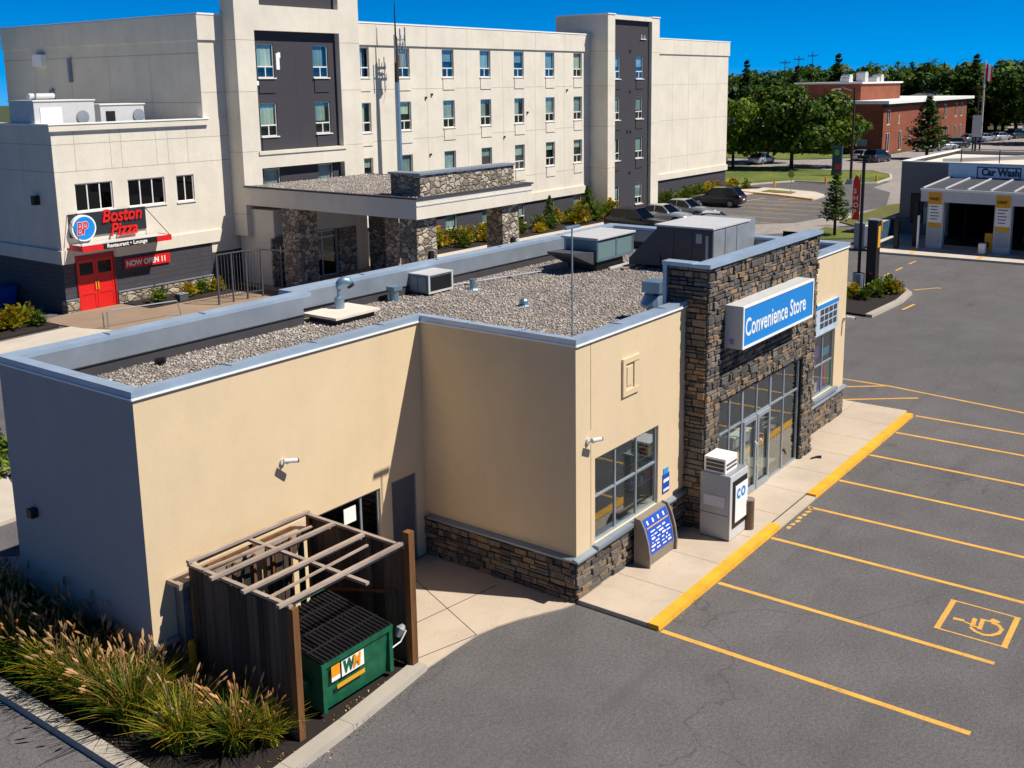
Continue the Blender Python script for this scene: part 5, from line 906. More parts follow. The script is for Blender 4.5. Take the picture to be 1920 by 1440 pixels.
# ================================================================== BETWEEN STORE AND HOTEL
def poly(name, pts, z, mat, th=.06): return sheet(name, pts, z, mat, th)
poly('sidewalk', [(2, 31.2), (7.9, 34.3), (9.9, 36.2), (9.9, 43), (2, 43)][:0] or [(1.5, 29.2), (9.2, 31.4), (9.2, 33.9), (4.8, 33.6), (3.0, 32.4)], .055, M_CONC2)
poly('sidewalk', [(8.4, 34.6), (8.6, 33.0), (9.2, 31.4), (18.6, 31.0), (18.6, 34.0), (13.0, 34.2), (12.8, 36.5), (10.0, 36.6), (8.4, 36.2)], .06, M_BROWN)
poly('sidewalk', [(9.4, 27.5), (19.5, 27.5), (19.5, 30.95), (9.3, 31.3)], .06, M_CONC2)
tag(poly('mulch', [(3.2, 34.0), (8.2, 34.3), (8.6, 37.5), (3.2, 38.5)], .08, M_MULCH), kind='structure'); poly('mulch', [(12.95, 34.3), (19.5, 34.1), (19.5, 36.5), (12.95, 36.5)], .08, M_MULCH)
poly('mulch', [(31.5, 33.2), (56.3, 32.6), (56.3, 36.5), (31.5, 36.5)], .08, M_MULCH); poly('mulch', [(65, 33.3), (84, 33.6), (84, 36.5), (65, 36.5)], .08, M_MULCH)
poly('sidewalk', [(30.0, 31.4), (84, 31.9), (84, 33.3), (56.4, 32.6), (31, 33.2)], .07, M_CONC2); poly('entrance_paving', [(19.6, 22), (31, 22), (31, 36), (19.6, 36)], .02, M_BROWN)
m = MB()
for x in range(32, 76, 3): m.box(x, x + .1, 21.0, 26.5, .001, .0045)
for x in (67.6, 70.4, 73.2): m.box(x, x + .1, 24.5, 29.5, .001, .0045)
m.bar((74.6, 27.6, .003), (76.4, 26.8, .003), .12, .004); m.bar((72.0, 29.8, .003), (75.5, 29.3, .003), .12, .004); struct('parking_lines', m, M_YEL)
# railing by the entrance
M_DRAIL = plain('dark railing steel', '4c4d52', .5)
t = thing('hand_railing', 'grey steel railing frame with tall posts left of the hotel entrance', 'railing', (15.4, 32, 0)); 
for x, y in ((15.4, 32.0), (16.3, 32.0), (17.2, 32.0), (18.1, 31.9), (19.0, 31.4), (19.6, 30.4)): m = MB(); m.bar((x, y, 0), (x, y, 2.6), .07); m.build('post', M_DRAIL, t)
m = MB(); m.bar((15.4, 32, 2.6), (18.1, 31.9, 2.6), .06); m.bar((18.1, 31.9, 2.55), (19.6, 30.4, 2.3), .06); m.bar((15.4, 32, .4), (18.1, 31.9, .4), .04); m.build('top_rail', M_DRAIL, t); m = MB()
for k in range(14): m.bar((15.5 + k * .19, 32, .4), (15.5 + k * .19, 32, 2.55), .02)
m.build('railing_infill', M_DRAIL, t)
t = thing('bike_rack', 'low bent steel rail on the pavement before the red doors', 'rail', (9.8, 31.9, 0)); m = MB(); m.tube([(9.2, 31.9, 0), (9.2, 31.9, .85), (9.4, 31.85, .9), (12.6, 31.5, .82), (12.8, 31.5, .1)], .03, 8); m.build('rail', M_COPD, t); m = MB(); m.tube([(9.1, 32.1, 0), (9.1, 32.1, .8)], .03, 8); m.build('post', M_COPD, t)
t = thing('wheeled_bin', 'blue plastic wheeled bin against the restaurant side wall', 'bin', (9.3, 41.4, 0)); m = MB(); m.hexa([(9.0, 41.1, .08), (9.75, 41.1, .08), (9.75, 41.7, .08), (9.0, 41.7, .08), (8.85, 41.0, 1.0), (9.9, 41.0, 1.0), (9.9, 41.8, 1.0), (8.85, 41.8, 1.0)]); m.build('body', plain('blue plastic', '1450b8', .4), t); B('lid', plain('dark blue plastic', '103d90', .4), t, [(8.8, 9.95, 40.95, 41.85, 1.0, 1.07)])
t = thing('planter_box', 'small dark box on the mulch beside the restaurant wall', 'box', (14.9, 34.6, 0)); B('body', M_UNIT, t, [(14.75, 15.25, 34.3, 34.7, .08, .42)]); B('lid', M_COPD, t, [(14.72, 15.28, 34.27, 34.73, .42, .46)])

# shrubs
def shrub_mesh(name, n, h, r, mat, size, spiky=True):
    Cs, Ns = [], []
    for i in range(n):
        a = rnd.uniform(0, 6.283); e = rnd.uniform(.15, 1.35); L = rnd.uniform(.55, 1) ; d = np.array([math.cos(a) * math.cos(e), math.sin(a) * math.cos(e), math.sin(e)])
        for q in (.45, .65, .85, 1.0): Cs.append(d * np.array([r, r, h]) * L * q + np.array([0, 0, .04])); Ns.append(np.array([-d[2] * math.cos(a), -d[2] * math.sin(a), math.cos(e)]) + NR.normal(size=3) * .4)
    V, F = leaf_quads(np.array(Cs), np.array(Ns), size, .35); return V, F, mat
def make_shrub(label, cat, V, F, mat, group):
    t = thing('shrub', label, cat, (0, 0, 0), group); np_mesh('foliage', V, F, mat, t); m = MB()
    for k in range(5): a = k * 1.256; m.tube([(0, 0, -.05), (.12 * math.cos(a), .12 * math.sin(a), .3)], [.02, .008], 5)
    m.build('stem', M_TRUNK, t); return t
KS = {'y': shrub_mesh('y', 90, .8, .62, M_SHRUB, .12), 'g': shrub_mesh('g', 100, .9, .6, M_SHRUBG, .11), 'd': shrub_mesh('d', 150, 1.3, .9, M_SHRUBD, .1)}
PR = {}
def place_shrub(k, x, y, s, label, group, sz=None):
    if k not in PR: PR[k] = make_shrub(label, 'shrub', *KS[k], group); o = PR[k]; o.location = (x, y, .05); o.rotation_euler = (0, 0, rnd.uniform(0, 6)); o.scale = (s, s, sz or s)
    else: o = copy_tree(PR[k], (x, y, .05), rnd.uniform(0, 6), (s, s, sz or s), label, group)
    if 'yellow' in label: label = label.replace('yellow green', 'green' if k == 'g' else 'yellow').replace('yellow and green', 'green' if k == 'g' else 'yellow flecked')
    elif k == 'y': label = label.replace('spiky green', 'yellow tinted spiky')
    o['label'] = label; o['group'] = group; return o
gA = 'shrubs in the bed left of the red doors'; lA = 'yellow green shrub in the mulch bed by the shaded restaurant side'
for x, y, k, s in ((6.0, 36.6, 'g', 1.4), (6.6, 35.6, 'y', 1.5), (7.6, 36.3, 'y', 1.3), (5.2, 35.6, 'y', 1.3), (7.7, 35.3, 'g', 1.0), (4.6, 36.8, 'g', 1.4)): place_shrub(k, x, y, s, lA, gA)
gB = 'low plants under the now open banner'; lB = 'spiky green plant in the mulch strip against the restaurant stone base'
for x, y, k, s in ((13.9, 34.9, 'g', 1.1), (15.9, 35.2, 'y', 1.0), (16.9, 35.4, 'g', 1.0), (17.8, 35.3, 'y', 1.0)): place_shrub(k, x, y, s, lB, gB)
gC = 'shrubs in the bed along the hotel front'; lC = 'yellow and green shrub in the bed along the hotel front wall'
for i in range(34):
    x = 32.2 + i * .72; y = rnd.uniform(33.6, 35.6); k = rnd.choice('ygyg'); s = rnd.uniform(.8, 1.9); place_shrub(k, x, y, s, lC, gC, s * rnd.uniform(.8, 1.3))
gD = 'shrubs along the dark plinth at the far end of the hotel'; lD = 'bushy yellow green shrub against the far dark plinth of the hotel'
for i in range(14): place_shrub(rnd.choice('gyg'), 65.8 + i * 1.25, rnd.uniform(34.3, 35.4), rnd.uniform(1.1, 1.7), lD, gD)
def cone_bush(label, x, y, h, r, mat, n=900, size=.13):
    t = thing('conical_shrub', label, 'shrub', (x, y, .05)); u = NR.uniform(0, 1, n) ** .7; a = NR.uniform(0, 6.283, n); rr = r * (1 - u * .95) * NR.uniform(.5, 1.05, n) * (1 + .25 * np.sin(a * 5 + u * 9)); C = np.stack([x + rr * np.cos(a), y + rr * np.sin(a), .15 + u * h], 1); N = np.stack([np.cos(a), np.sin(a), .4 + 0 * a], 1) + NR.normal(size=(n, 3)) * .4
    V, F = leaf_quads(C, N, size, .45); np_mesh('foliage', V, F, mat, t); m = MB(); m.tube([(x, y, 0), (x, y, h * .8)], [.06, .02], 6); m.build('stem', M_TRUNK, t)
cone_bush('tall slim conical evergreen shrub by the hotel canopy column', 47.6, 34.4, 2.3, .7, M_LEAFC); cone_bush('largest rounded conical shrub before the hotel far windows', 52.6, 34.2, 2.6, 1.15, M_LEAFC, 1300)

# ornamental grasses in the foreground bed
def grass_clump(seed, nb, np_, h, spread):
    r = np.random.RandomState(seed); V = []; F = []; 
    for i in range(nb):
        a = r.uniform(0, 6.283); lean = r.uniform(.15, 1.0) * spread; L = h * r.uniform(.55, 1.05); w = r.uniform(.010, .021); bx, by = r.normal(0, .07, 2); b = len(V); n = 5; tw = r.uniform(-.5, .5)
        for k in range(n + 1):
            s = k / n; out = lean * L * (s ** 1.6); z = L * (s - .38 * lean * s * s * 1.0); ww = w * (1 - s * .9); px_, py_ = bx + math.cos(a) * out, by + math.sin(a) * out; q = a + 1.57 + tw * s
            V += [(px_ - math.cos(q) * ww, py_ - math.sin(q) * ww, z), (px_ + math.cos(q) * ww, py_ + math.sin(q) * ww, z)]
        for k in range(n): F.append((b + 2 * k, b + 2 * k + 1, b + 2 * k + 3, b + 2 * k + 2))
    PV = []; PF = []
    for i in range(np_):
        a = r.uniform(0, 6.283); lean = r.uniform(.1, .75) * spread; L = h * r.uniform(.95, 1.35); bx, by = r.normal(0, .08, 2); pts = []
        for k in range(7):
            s = k / 6; out = lean * L * (s ** 1.7) * .9; pts.append(Vector((bx + math.cos(a) * out, by + math.sin(a) * out, L * (s - .25 * lean * s * s))))
        m = MB(); m.tube(pts[:6], .003, 3, cap=False); tip = pts[5] + (pts[6] - pts[5]).normalized() * .13 * r.uniform(.8, 1.2); e = pts[5]; m.tube([e, e.lerp(tip, .3), e.lerp(tip, .7), tip], [.005, .017, .015, .004], 5); b = len(PV); PV += m.v; PF += [tuple(b + j for j in f) for f in m.f]
    return V, F, PV, PF
GP = []
for i in range(4):
    V, F, PV, PF = grass_clump(20 + i, 430, 24 + 5 * i, 1.0, 1.0); t = thing('ornamental_grass', 'arching ornamental grass clump with tan plumes in the mulch bed', 'ornamental grass', (0, 0, 0), 'fountain grasses in the kerbed bed')
    m = MB(); m.v = V; m.f = F; m.m = [0] * len(F); m.build('blades', M_BLADE, t); m = MB(); m.v = PV; m.f = PF; m.m = [0] * len(PF); m.build('plumes', M_PLUME, t); GP.append([t, False])
def place_grass(x, y, s):
    g = GP[rnd.randrange(4)]
    if not g[1]: g[1] = True; o = g[0]; o.location = (x, y, .05); o.scale = (s, s, s); o.rotation_euler = (0, 0, rnd.uniform(0, 6))
    else: copy_tree(g[0], (x, y, .05), rnd.uniform(0, 6), s)
for i in range(9):
    for j in range(2): place_grass(-8.15 + j * .72 + rnd.uniform(-.1, .1), 3.7 + i * .72 + .3 * j + rnd.uniform(-.12, .12), rnd.uniform(1.0, 1.4))
for x, y, s, lb in ((-7.95, 2.55, 1.15, 'tan plumed grass clump nearest the bend of the kerb'), (-7.25, 2.95, .8, 'small shaded grass clump beside the yellow bollard'), (-7.45, 1.75, 1.15, 'broad golden green grass clump in the corner of the kerbed bed'), (-7.0, 1.45, .85, 'grass clump at the foot of the enclosure front post')):
    place_grass(x, y, s); COL.objects[-1]
    o_ = [q for q in COL.objects if q.name.startswith('ornamental_grass') and abs(q.location.x - x) < .001 and abs(q.location.y - y) < .001][0]; o_['label'] = lb
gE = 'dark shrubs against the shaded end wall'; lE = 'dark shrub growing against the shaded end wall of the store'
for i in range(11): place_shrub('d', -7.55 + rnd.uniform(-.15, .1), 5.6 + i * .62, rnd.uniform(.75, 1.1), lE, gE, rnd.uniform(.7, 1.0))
cone_bush('green bush beyond the rear left corner of the store', -3.4, 17.9, 1.9, .95, M_SHRUBG, 1100, .16)

# planted island with lamp post and clearance pylon
isl = [(30.5, 4.2), (34.5, 4.0), (36.9, 4.2), (37.8, 4.9), (38.0, 5.6), (37.7, 6.6), (36.9, 7.5), (31, 7.8)]
kerb('kerb', [(30.5, 4.0), (34.5, 3.85), (36.9, 4.1), (37.8, 4.7), (38.1, 5.6), (37.8, 6.6), (36.9, 7.7), (31, 8.0)], .35, .14, M_KERB); poly('mulch', [(30.5, 4.3), (34.5, 4.1), (36.7, 4.4), (37.6, 5.4), (36.7, 7.2), (31, 7.5)], .1, M_MULCH)
gF = 'bright plants on the kerbed island'; lF = 'bright yellow green plant on the kerbed island beside the lamp post'
for x, y, k, s in ((34.4, 6.3, 'y', 1.0), (34.0, 5.6, 'g', .9), (35.0, 5.2, 'g', .8), (36.2, 4.9, 'y', 1.05), (36.8, 5.3, 'g', 1.1), (37.0, 4.9, 'y', .8), (33.5, 6.6, 'g', 1.0), (35.9, 5.6, 'g', 1.0), (35.2, 6.6, 'y', .7)): place_shrub(k, x, y, s, lF, gF)
t = thing('lamp_post', 'slim black lamp post on a round concrete base on the island', 'lamp post', (36.4, 6.7, 0)); m = MB(); m.tube([(36.4, 6.75, 0), (36.4, 6.75, .95)], .3, 20); m.build('base', M_COPD, t); m = MB(); m.tube([(36.4, 6.75, .95), (36.4, 6.75, 6.9)], .085, 12); m.build('pole', M_BLACK, t); B('head', M_BLACK, t, [(36.25, 36.55, 6.45, 7.05, 6.88, 7.02)])
t = thing('clearance_pylon', 'thick square black pylon with small emblem beside the lamp post', 'pylon', (36.9, 6.2, 0)); B('column', M_BLACK, t, [(36.55, 37.15, 5.95, 6.45, 0, 3.7)], bevel=.02); B('side_plate', M_YPL, t, [(36.7, 37.05, 5.93, 5.949, 2.3, 3.4)]); B('emblem', M_RED, t, [(36.53, 36.549, 6.1, 6.25, .9, 1.05)]); B('cap', M_COPD, t, [(36.5, 37.2, 5.9, 6.5, 3.7, 3.76)])
m = MB(); 
for a, b in (((39.6, 7.0), (40.6, 7.05)), ((41.4, 7.0), (42.4, 7.05)), ((43.4, 7.0), (44.6, 7.0)), ((46, 7.05), (47.2, 7.0)), ((38.2, 4.4), (39.5, 3.5)), ((39.5, 3.5), (39.3, 3.4)), ((33.0, 3.4), (34.6, 3.3))): m.bar((*a, .003), (*b, .003), .12, .003)
struct('lane_marking', m, M_YEL)

# ================================================================== CAR WASH
poly('sidewalk', [(48.9, 9.7), (49.2, 1.2), (48.7, -14), (58, -14), (58, 11.4), (51.3, 11.4)], .12, M_CONC2, .2); kerb('kerb', [(48.65, -14), (49.1, 1.2), (48.8, 9.7)], .2, .13, M_CONC2, -1)
m = MB(); m.bar((49.2, 3.9, .123), (52.0, 4.1, .123), .25, .004); m.bar((49.2, 7.9, .123), (51.6, 8.2, .123), .2, .004); struct('kerb_marking', m, M_YEL)
CW = thing('car_wash_building', 'grey car wash with pale blue fascia and two dark open bays', 'car wash', (58, 0, 0)); wy0, wy1, wz = -14, 11.45, 5.15
poly('bay_floor', [(54.0, -13.5), (63.9, -13.5), (63.9, 8.2), (54.0, 8.2)], .128, plain('floor with painted shade', '2c2f31', .5), .004)  # dark floor colour paints in the shade of the bays
M_CWG = stucco('grey block', (.20, .21, .22), .15, 20)
m = MB(); holed(m, 'x', 58, wy0, wy1, 0, wz, [(3.2, 8.1, 0, 3.7), (-1.4, 2.9, 0, 3.7), (-6.2, -1.8, 0, 3.7), (9.8, 10.7, .9, 3.0)], .25); m.quad((58, wy1, 0), (72, wy1, 0), (72, wy1, wz), (58, wy1, wz)); m.quad((72, wy0, 0), (72, wy1, 0), (72, wy1, wz), (72, wy0, wz)); m.quad((58, wy0, 0), (72, wy0, 0), (72, wy0, wz), (58, wy0, wz)); m.build('wall', M_CWG, CW)
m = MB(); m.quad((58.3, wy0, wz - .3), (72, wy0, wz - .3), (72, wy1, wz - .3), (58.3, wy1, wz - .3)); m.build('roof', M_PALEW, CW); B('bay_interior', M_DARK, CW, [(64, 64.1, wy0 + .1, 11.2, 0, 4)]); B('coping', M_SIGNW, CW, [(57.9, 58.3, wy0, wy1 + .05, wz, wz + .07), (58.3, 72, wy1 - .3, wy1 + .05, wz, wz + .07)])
B('bay_wall', M_DARK, CW, [(58.3, 64, 7.0, 7.1, 0, 4), (58.3, 64, 2.4, 3.2, 0, 4), (58.3, 64, -2.2, -1.4, 0, 4), (58.3, 64, 7.1, 7.15, 0, 4)]); B('fascia', M_CWB, CW, [(57.88, 57.999, wy0, 8.25, 3.98, wz - .02)]); wb = B('window', M_BLACK, CW, [(57.95, 58.02, 9.85, 10.65, 1.0, 2.95)]); B('meter_box', M_COPD, CW, [(57.7, 57.99, 9.0, 9.7, .9, 2.1)])  # bay walls and back are near-black, bay shade painted into the colour
P_ = thing('bay_canopy', 'lean to canopy with ribbed roof and poster covered pillars before the wash bays', 'canopy', (52, 3, .12))
m = MB(); m.hexa([(51.8, wy0, 3.93), (57.95, wy0, 3.93), (57.95, 8.2, 3.93), (51.8, 8.2, 3.93), (51.8, wy0, 3.97), (57.95, wy0, 4.2), (57.95, 8.2, 4.2), (51.8, 8.2, 3.97)]); m.build('roof', M_UNIT, P_)
for i in range(16): m = MB(); y = 8.1 - i * 1.35; m.bar((51.8, y, 4.02), (57.9, y, 4.25), .1, .07); m.build('roof_rib', M_LGREY, P_)
B('front_beam', M_LGREY, P_, [(51.75, 52.0, wy0, 8.22, 3.15, 3.95)]); B('gutter', M_SIGNW, P_, [(51.66, 51.75, wy0, 8.25, 3.85, 3.98)])
for y0 in (6.85, 2.8, -1.3, -5.4):
    pl = B('pillar', M_LGREY, P_, [(52.05, 52.6, y0, y0 + 1.0, .12, 3.15)]); B('poster', M_YPL, pl, [(51.74, 51.749, y0 + .05, y0 + .9, 3.0, 3.75)]); B('lower_poster', plain('grey poster', 'aab0b6', .6, var=.1), pl, [(52.03, 52.049, y0 + .08, y0 + .92, .5, 1.5)]); B('poster_band', M_YPL, pl, [(52.03, 52.049, y0 + .08, y0 + .92, 1.5, 1.78)]); B('price_card', M_SIGNW, pl, [(52.03, 52.049, y0 + .08, y0 + .92, 1.8, 3.1)])
    m = MB()
    for k in range(5): m.box(52.015, 52.029, y0 + .2 + rnd.uniform(0, .2), y0 + .8, 2.0 + k * .2, 2.05 + k * .2)
    m.build('small_print', M_NAVY, pl); text('poster_lettering', 'WASH' if y0 != 2.8 else 'PAINT', .26, plain('brown lettering', '5a3a14', .6), P_, (51.73, y0 + .82, 3.25), (0, -1, 0), (0, 0, 1), .003, .1, .01, sx=.8)
t = thing('car_wash_sign', 'outlined Car Wash lettering on the pale blue fascia', 'sign', (57.85, 4, 4.4)); text('lettering', 'Car Wash', .66, M_NAVY, t, (57.86, 6.1, 4.42), (0, -1, 0), (0, 0, 1), .01, 0, .03, sx=.87)
m = MB(); ya_, yb_, za_, zb_ = 6.4, 3.62, 4.2, 4.98; m.box(57.85, 57.879, yb_, ya_, za_, za_ + .07); m.box(57.85, 57.879, yb_, ya_, zb_ - .07, zb_); m.box(57.85, 57.879, yb_, yb_ + .07, za_ + .07, zb_ - .07); m.box(57.85, 57.879, ya_ - .07, ya_, za_ + .07, zb_ - .07); m.build('border', M_NAVY, t)
t = thing('pipe_post', 'white pipe post at the left end of the wash canopy', 'post', (51.2, 8.15, .12)); m = MB(); m.tube([(51.15, 8.1, .12), (51.15, 8.1, 2.3)], .07, 10); m.build('pipe', M_SIGNW, t); m = MB(); m.tube([(51.15, 8.1, .12), (51.15, 8.1, .18)], .13, 10); m.build('foot', M_COPD, t)
t = thing('bollard', 'short square white bollard on the car wash kerb', 'bollard', (51.3, 4.2, .12)); B('block', M_SIGNW, t, [(51.1, 51.5, 4.0, 4.4, .12, .8)], bevel=.03); B('base', M_COPD, t, [(51.05, 51.55, 3.95, 4.45, .12, .18)])
t = thing('pay_terminal', 'yellow pay terminal standing inside the first wash bay', 'machine', (52.8, 4.3, .12)); B('body', M_YPL, t, [(52.6, 53.0, 3.95, 4.4, .7, 1.25)]); B('leg', M_YPL, t, [(52.65, 52.95, 3.95, 4.15, .12, .7)])
t = thing('height_bar', 'black goal post height bar with yellow flag left of the car wash', 'height barrier', (51, 9.5, 0))
for x, y in ((51.0, 9.4), (52.3, 8.6)): m = MB(); m.bar((x, y, 0), (x, y, 3.0 if x > 52 else 1.95), .28); m.build('post', M_BLACK, t)
m = MB(); m.bar((50.5, 10.9, 1.95), (52.5, 8.5, 1.95), .1); m.build('bar', M_BLACK, t); m = MB(); m.box(50.55, 50.6, 10.2, 10.7, 1.2, 1.9); m.build('flag', M_YPL, t)
t = thing('low_screen_wall', 'low blue grey wall with pale capping left of the car wash', 'wall', (54, 11.5, 0)); m = MB(); m.hexa([(51.8, 11.9, 0), (57.9, 11.5, 0), (57.9, 11.7, 0), (51.8, 12.1, 0), (51.8, 11.9, 1.0), (57.9, 11.5, 1.3), (57.9, 11.7, 1.3), (51.8, 12.1, 1.0)]); m.build('panel', plain('blue grey panel', '31536b', .6), t); m = MB(); m.bar((51.8, 12.0, 1.02), (57.9, 11.6, 1.33), .26, .05); m.build('capping', M_LGREY, t)
t = thing('menu_cabinet', 'grey cabinet with a white and red notice behind the black pylon', 'sign', (49.8, 11.3, 0)); B('cabinet', M_COPD, t, [(49.6, 50.3, 11.0, 11.7, .1, 1.75)]); B('notice', M_SIGNW, t, [(49.55, 49.599, 10.3, 11.0, .3, 1.6), (49.6, 50.3, 10.3, 10.98, .3, 1.6)]); B('red_mark', M_RED, t, [(49.53, 49.549, 10.4, 10.75, 1.25, 1.45)])
t = thing('feather_flag', 'red feather flag with white letters beside the lamp post', 'flag', (60.5, 15.3, 0)); m = MB(); m.tube([(60.5, 15.2, 0), (60.5, 15.2, 3.9)], .03, 6); m.build('pole', M_BLACK, t); m = MB()
fl = [(0, .5), (0, 3.3), (.12, 3.75), (.35, 3.85), (.5, 3.4), (.55, 2.4), (.52, .5)]; n = len(fl); m.add([(60.5 + .02 * math.sin(z * 3), 15.2 + a, z) for a, z in fl] + [(60.52 + .02 * math.sin(z * 3), 15.2 + a, z) for a, z in fl], [tuple(range(n)), tuple(range(n, 2 * n))[::-1]] + [(i, n + i, n + (i + 1) % n, (i + 1) % n) for i in range(n)]); m.build('cloth', M_RED, t)
for k, ch in enumerate('SHOP'): text('lettering', ch, .5, M_SIGNW, t, (60.46, 15.65, 2.5 - k * .52), (0, -1, 0), (0, 0, 1), .003, 0, .01)
B('red_strip', M_RED, t, [(60.44, 60.45, 15.22, 15.26, .6, 3.3)])
t = thing('roof_handrail', 'dark steel handrail and pipes on the car wash roof', 'railing', (62, 4, 5)); m = MB()
for y in (8, 5.5, 3, .5, -2, -5): m.bar((60, y, 4.85), (60, y, 6.0), .06)
m.build('post', M_BLACK, t); m = MB(); m.bar((60, 8, 6.0), (60, -6, 6.0), .06); m.build('rail', M_COPD, t); m = MB(); m.tube([(61, 9.5, 5.1), (62, 3, 5.5), (61.5, -1, 5.9), (61.5, -6, 6.0)], .15, 8); m.build('vacuum_pipe', M_LGREY, t)

# ================================================================== CARS
def make_car(name, label, cat, c, kind='suv'):
    t = thing(name, label, cat, (0, 0, 0)); L, W, Hh = (4.7, 1.88, 1.68) if kind == 'suv' else (4.6, 1.82, 1.45); p = carpaint(c, 'paint ' + c)
    # stations along length (front at -Y): y, half width, z low, z belt
    st = [(-.5, .62, .38, .62), (-.485, .82, .28, .74), (-.44, .93, .22, .84), (-.32, .98, .2, .95), (-.2, 1, .2, 1.0), (.1, 1, .2, 1.03), (.35, 1, .2, 1.06), (.45, .95, .24, 1.06), (.485, .88, .3, 1.0), (.5, .8, .38, .85)]
    if kind != 'suv': st = [(y, w, z, b * .9) for y, w, z, b in st]
    m = MB(); ring = []
    for y, w, zl, zb in st:
        h = W / 2 * w; ring.append([(-h * .93, y * L, zl), (h * .93, y * L, zl), (h, y * L, zl + (zb - zl) * .3), (h, y * L, zl + (zb - zl) * .75), (h * .92, y * L, zb), (0, y * L, zb + .02), (-h * .92, y * L, zb), (-h, y * L, zl + (zb - zl) * .75), (-h, y * L, zl + (zb - zl) * .3)])
    k = len(ring[0]); vs = [q for r_ in ring for q in r_]; fs = []
    for i in range(len(ring) - 1):
        for j in range(k): fs.append((i * k + j, i * k + (j + 1) % k, (i + 1) * k + (j + 1) % k, (i + 1) * k + j))
    fs += [tuple(range(k)), tuple(range((len(ring) - 1) * k, len(ring) * k))]; m.add(vs, fs); m.build('body', p, t, smooth=True)
    gh = [(-.22, .80, 0), (-.06, .76, .96), (.12, .75, 1.0), (.34, .74, .97), (.47, .78, 0)] if kind == 'suv' else [(-.2, .80, 0), (-.04, .74, .95), (.1, .72, 1.0), (.24, .72, .93), (.40, .78, 0)]
    zb = (1.02 if kind == 'suv' else .92); zt = Hh; m = MB(); r2 = []
    for y, w, f in gh:
        z = zb + (zt - zb) * f; r2.append([(-W / 2 * w * 1.14, y * L * (1.0), zb - .03), (-W / 2 * w, y * L, z - .02 * (f > 0)), (W / 2 * w, y * L, z - .02 * (f > 0)), (W / 2 * w * 1.14, y * L, zb - .03)])
    vs = [q for r_ in r2 for q in r_]; fs = []
    for i in range(len(r2) - 1):
        for j in range(3): fs.append((i * 4 + j, i * 4 + j + 1, (i + 1) * 4 + j + 1, (i + 1) * 4 + j))
    m.add(vs, fs); m.build('windows', M_CGLASS, t)
    m = MB(); rf = [(y, w, f) for y, w, f in gh if f > 0]; vs = []; e = .012
    for y, w, f in rf:
        z = zb + (zt - zb) * f; vs += [(-W / 2 * w * 1.01, y * L, z - .05), (-W / 2 * w * .96, y * L, z + .012), (0, y * L, z + .04), (W / 2 * w * .96, y * L, z + .012), (W / 2 * w * 1.01, y * L, z - .05)]
    fs = [(i * 5 + j, i * 5 + j + 1, (i + 1) * 5 + j + 1, (i + 1) * 5 + j) for i in range(len(rf) - 1) for j in range(4)]; m.add(vs, fs)
    for s in (-1, 1):
        for (a, b) in ((gh[0], gh[1]), (gh[-1], gh[-2])):
            za, zb_ = zb - .02, zb + (zt - zb) * b[2]; m.bar((s * W / 2 * a[1] * 1.14, a[0] * L, za), (s * W / 2 * b[1] * 1.005, b[0] * L, zb_), .07, .05)
        yb = .1 * L; m.bar((s * W / 2 * .76 * 1.14, yb, zb - .02), (s * W / 2 * .752, yb, zt - .03), .08, .035)
    m.build('roof', p, t, smooth=False)
    for sx in (-1, 1):
        for sy in (-.31, .30):
            m = MB(); x0 = sx * (W / 2 - .2); x1 = sx * (W / 2 + .01); m.tube([(x0, sy * L, .34), (x1, sy * L, .34)], .34, 20); w = m.build('wheel', M_TYRE, t); m = MB(); m.tube([(x1, sy * L, .34), (x1 + sx * .012, sy * L, .34)], .22, 14); m.build('rim', M_RIM, w)
        hx = sx * W * .36; B('headlight', M_HEAD, t, [(hx - .2, hx + .2, -.497 * L, -.46 * L, .6 if kind == 'suv' else .55, .72 if kind == 'suv' else .66)]); hx = sx * W * .40; B('tail_light', M_TAIL, t, [(hx - .14, hx + .14, .47 * L, .502 * L, .78, .98)])
        B('mirror', p, t, [(sx * (W / 2) - .02 + (0 if sx > 0 else -.16), sx * (W / 2) + .02 + (.16 if sx > 0 else 0), -.19 * L, -.165 * L, zb - .02, zb + .12)])
    B('number_plate', M_SIGNW, t, [(-.25, .25, .5 * L, .503 * L, .62, .74)]); B('grille', M_BLACK, t, [(-.5, .5, -.503 * L, -.49 * L, .42, .6)]); return t
def put(o, x, y, rz, label=None, grp=None):
    o.location = (x, y, 0); o.rotation_euler = (0, 0, rz)
    if label: o['label'] = label
    if grp: o['group'] = grp
    return o
gCar = 'cars parked by the hotel front'
c1 = put(make_car('parked_car', 'black estate car nearest the store roof in the hotel car park', 'car', '15171b'), 49.9, 28.2, 0, None, gCar); c2 = put(make_car('parked_car', 'silver saloon parked between the black car and the grey car', 'car', 'a9afb5', 'sedan'), 54.9, 28.6, 0, None, gCar); c3 = put(make_car('parked_car', 'grey saloon with pale bonnet third in the hotel row', 'car', '8e959c', 'sedan'), 59.0, 28.9, 0, None, gCar)
c4 = put(make_car('parked_car', 'dark suv facing the hotel at the far end of the row', 'car', '1a232b'), 67.4, 30.2, math.pi + .12, None, gCar)
c5 = put(make_car('parked_car', 'silver car mostly hidden behind the large roof unit', 'car', 'b4b9be', 'sedan'), 52.6, 22.9, .4, None, gCar)
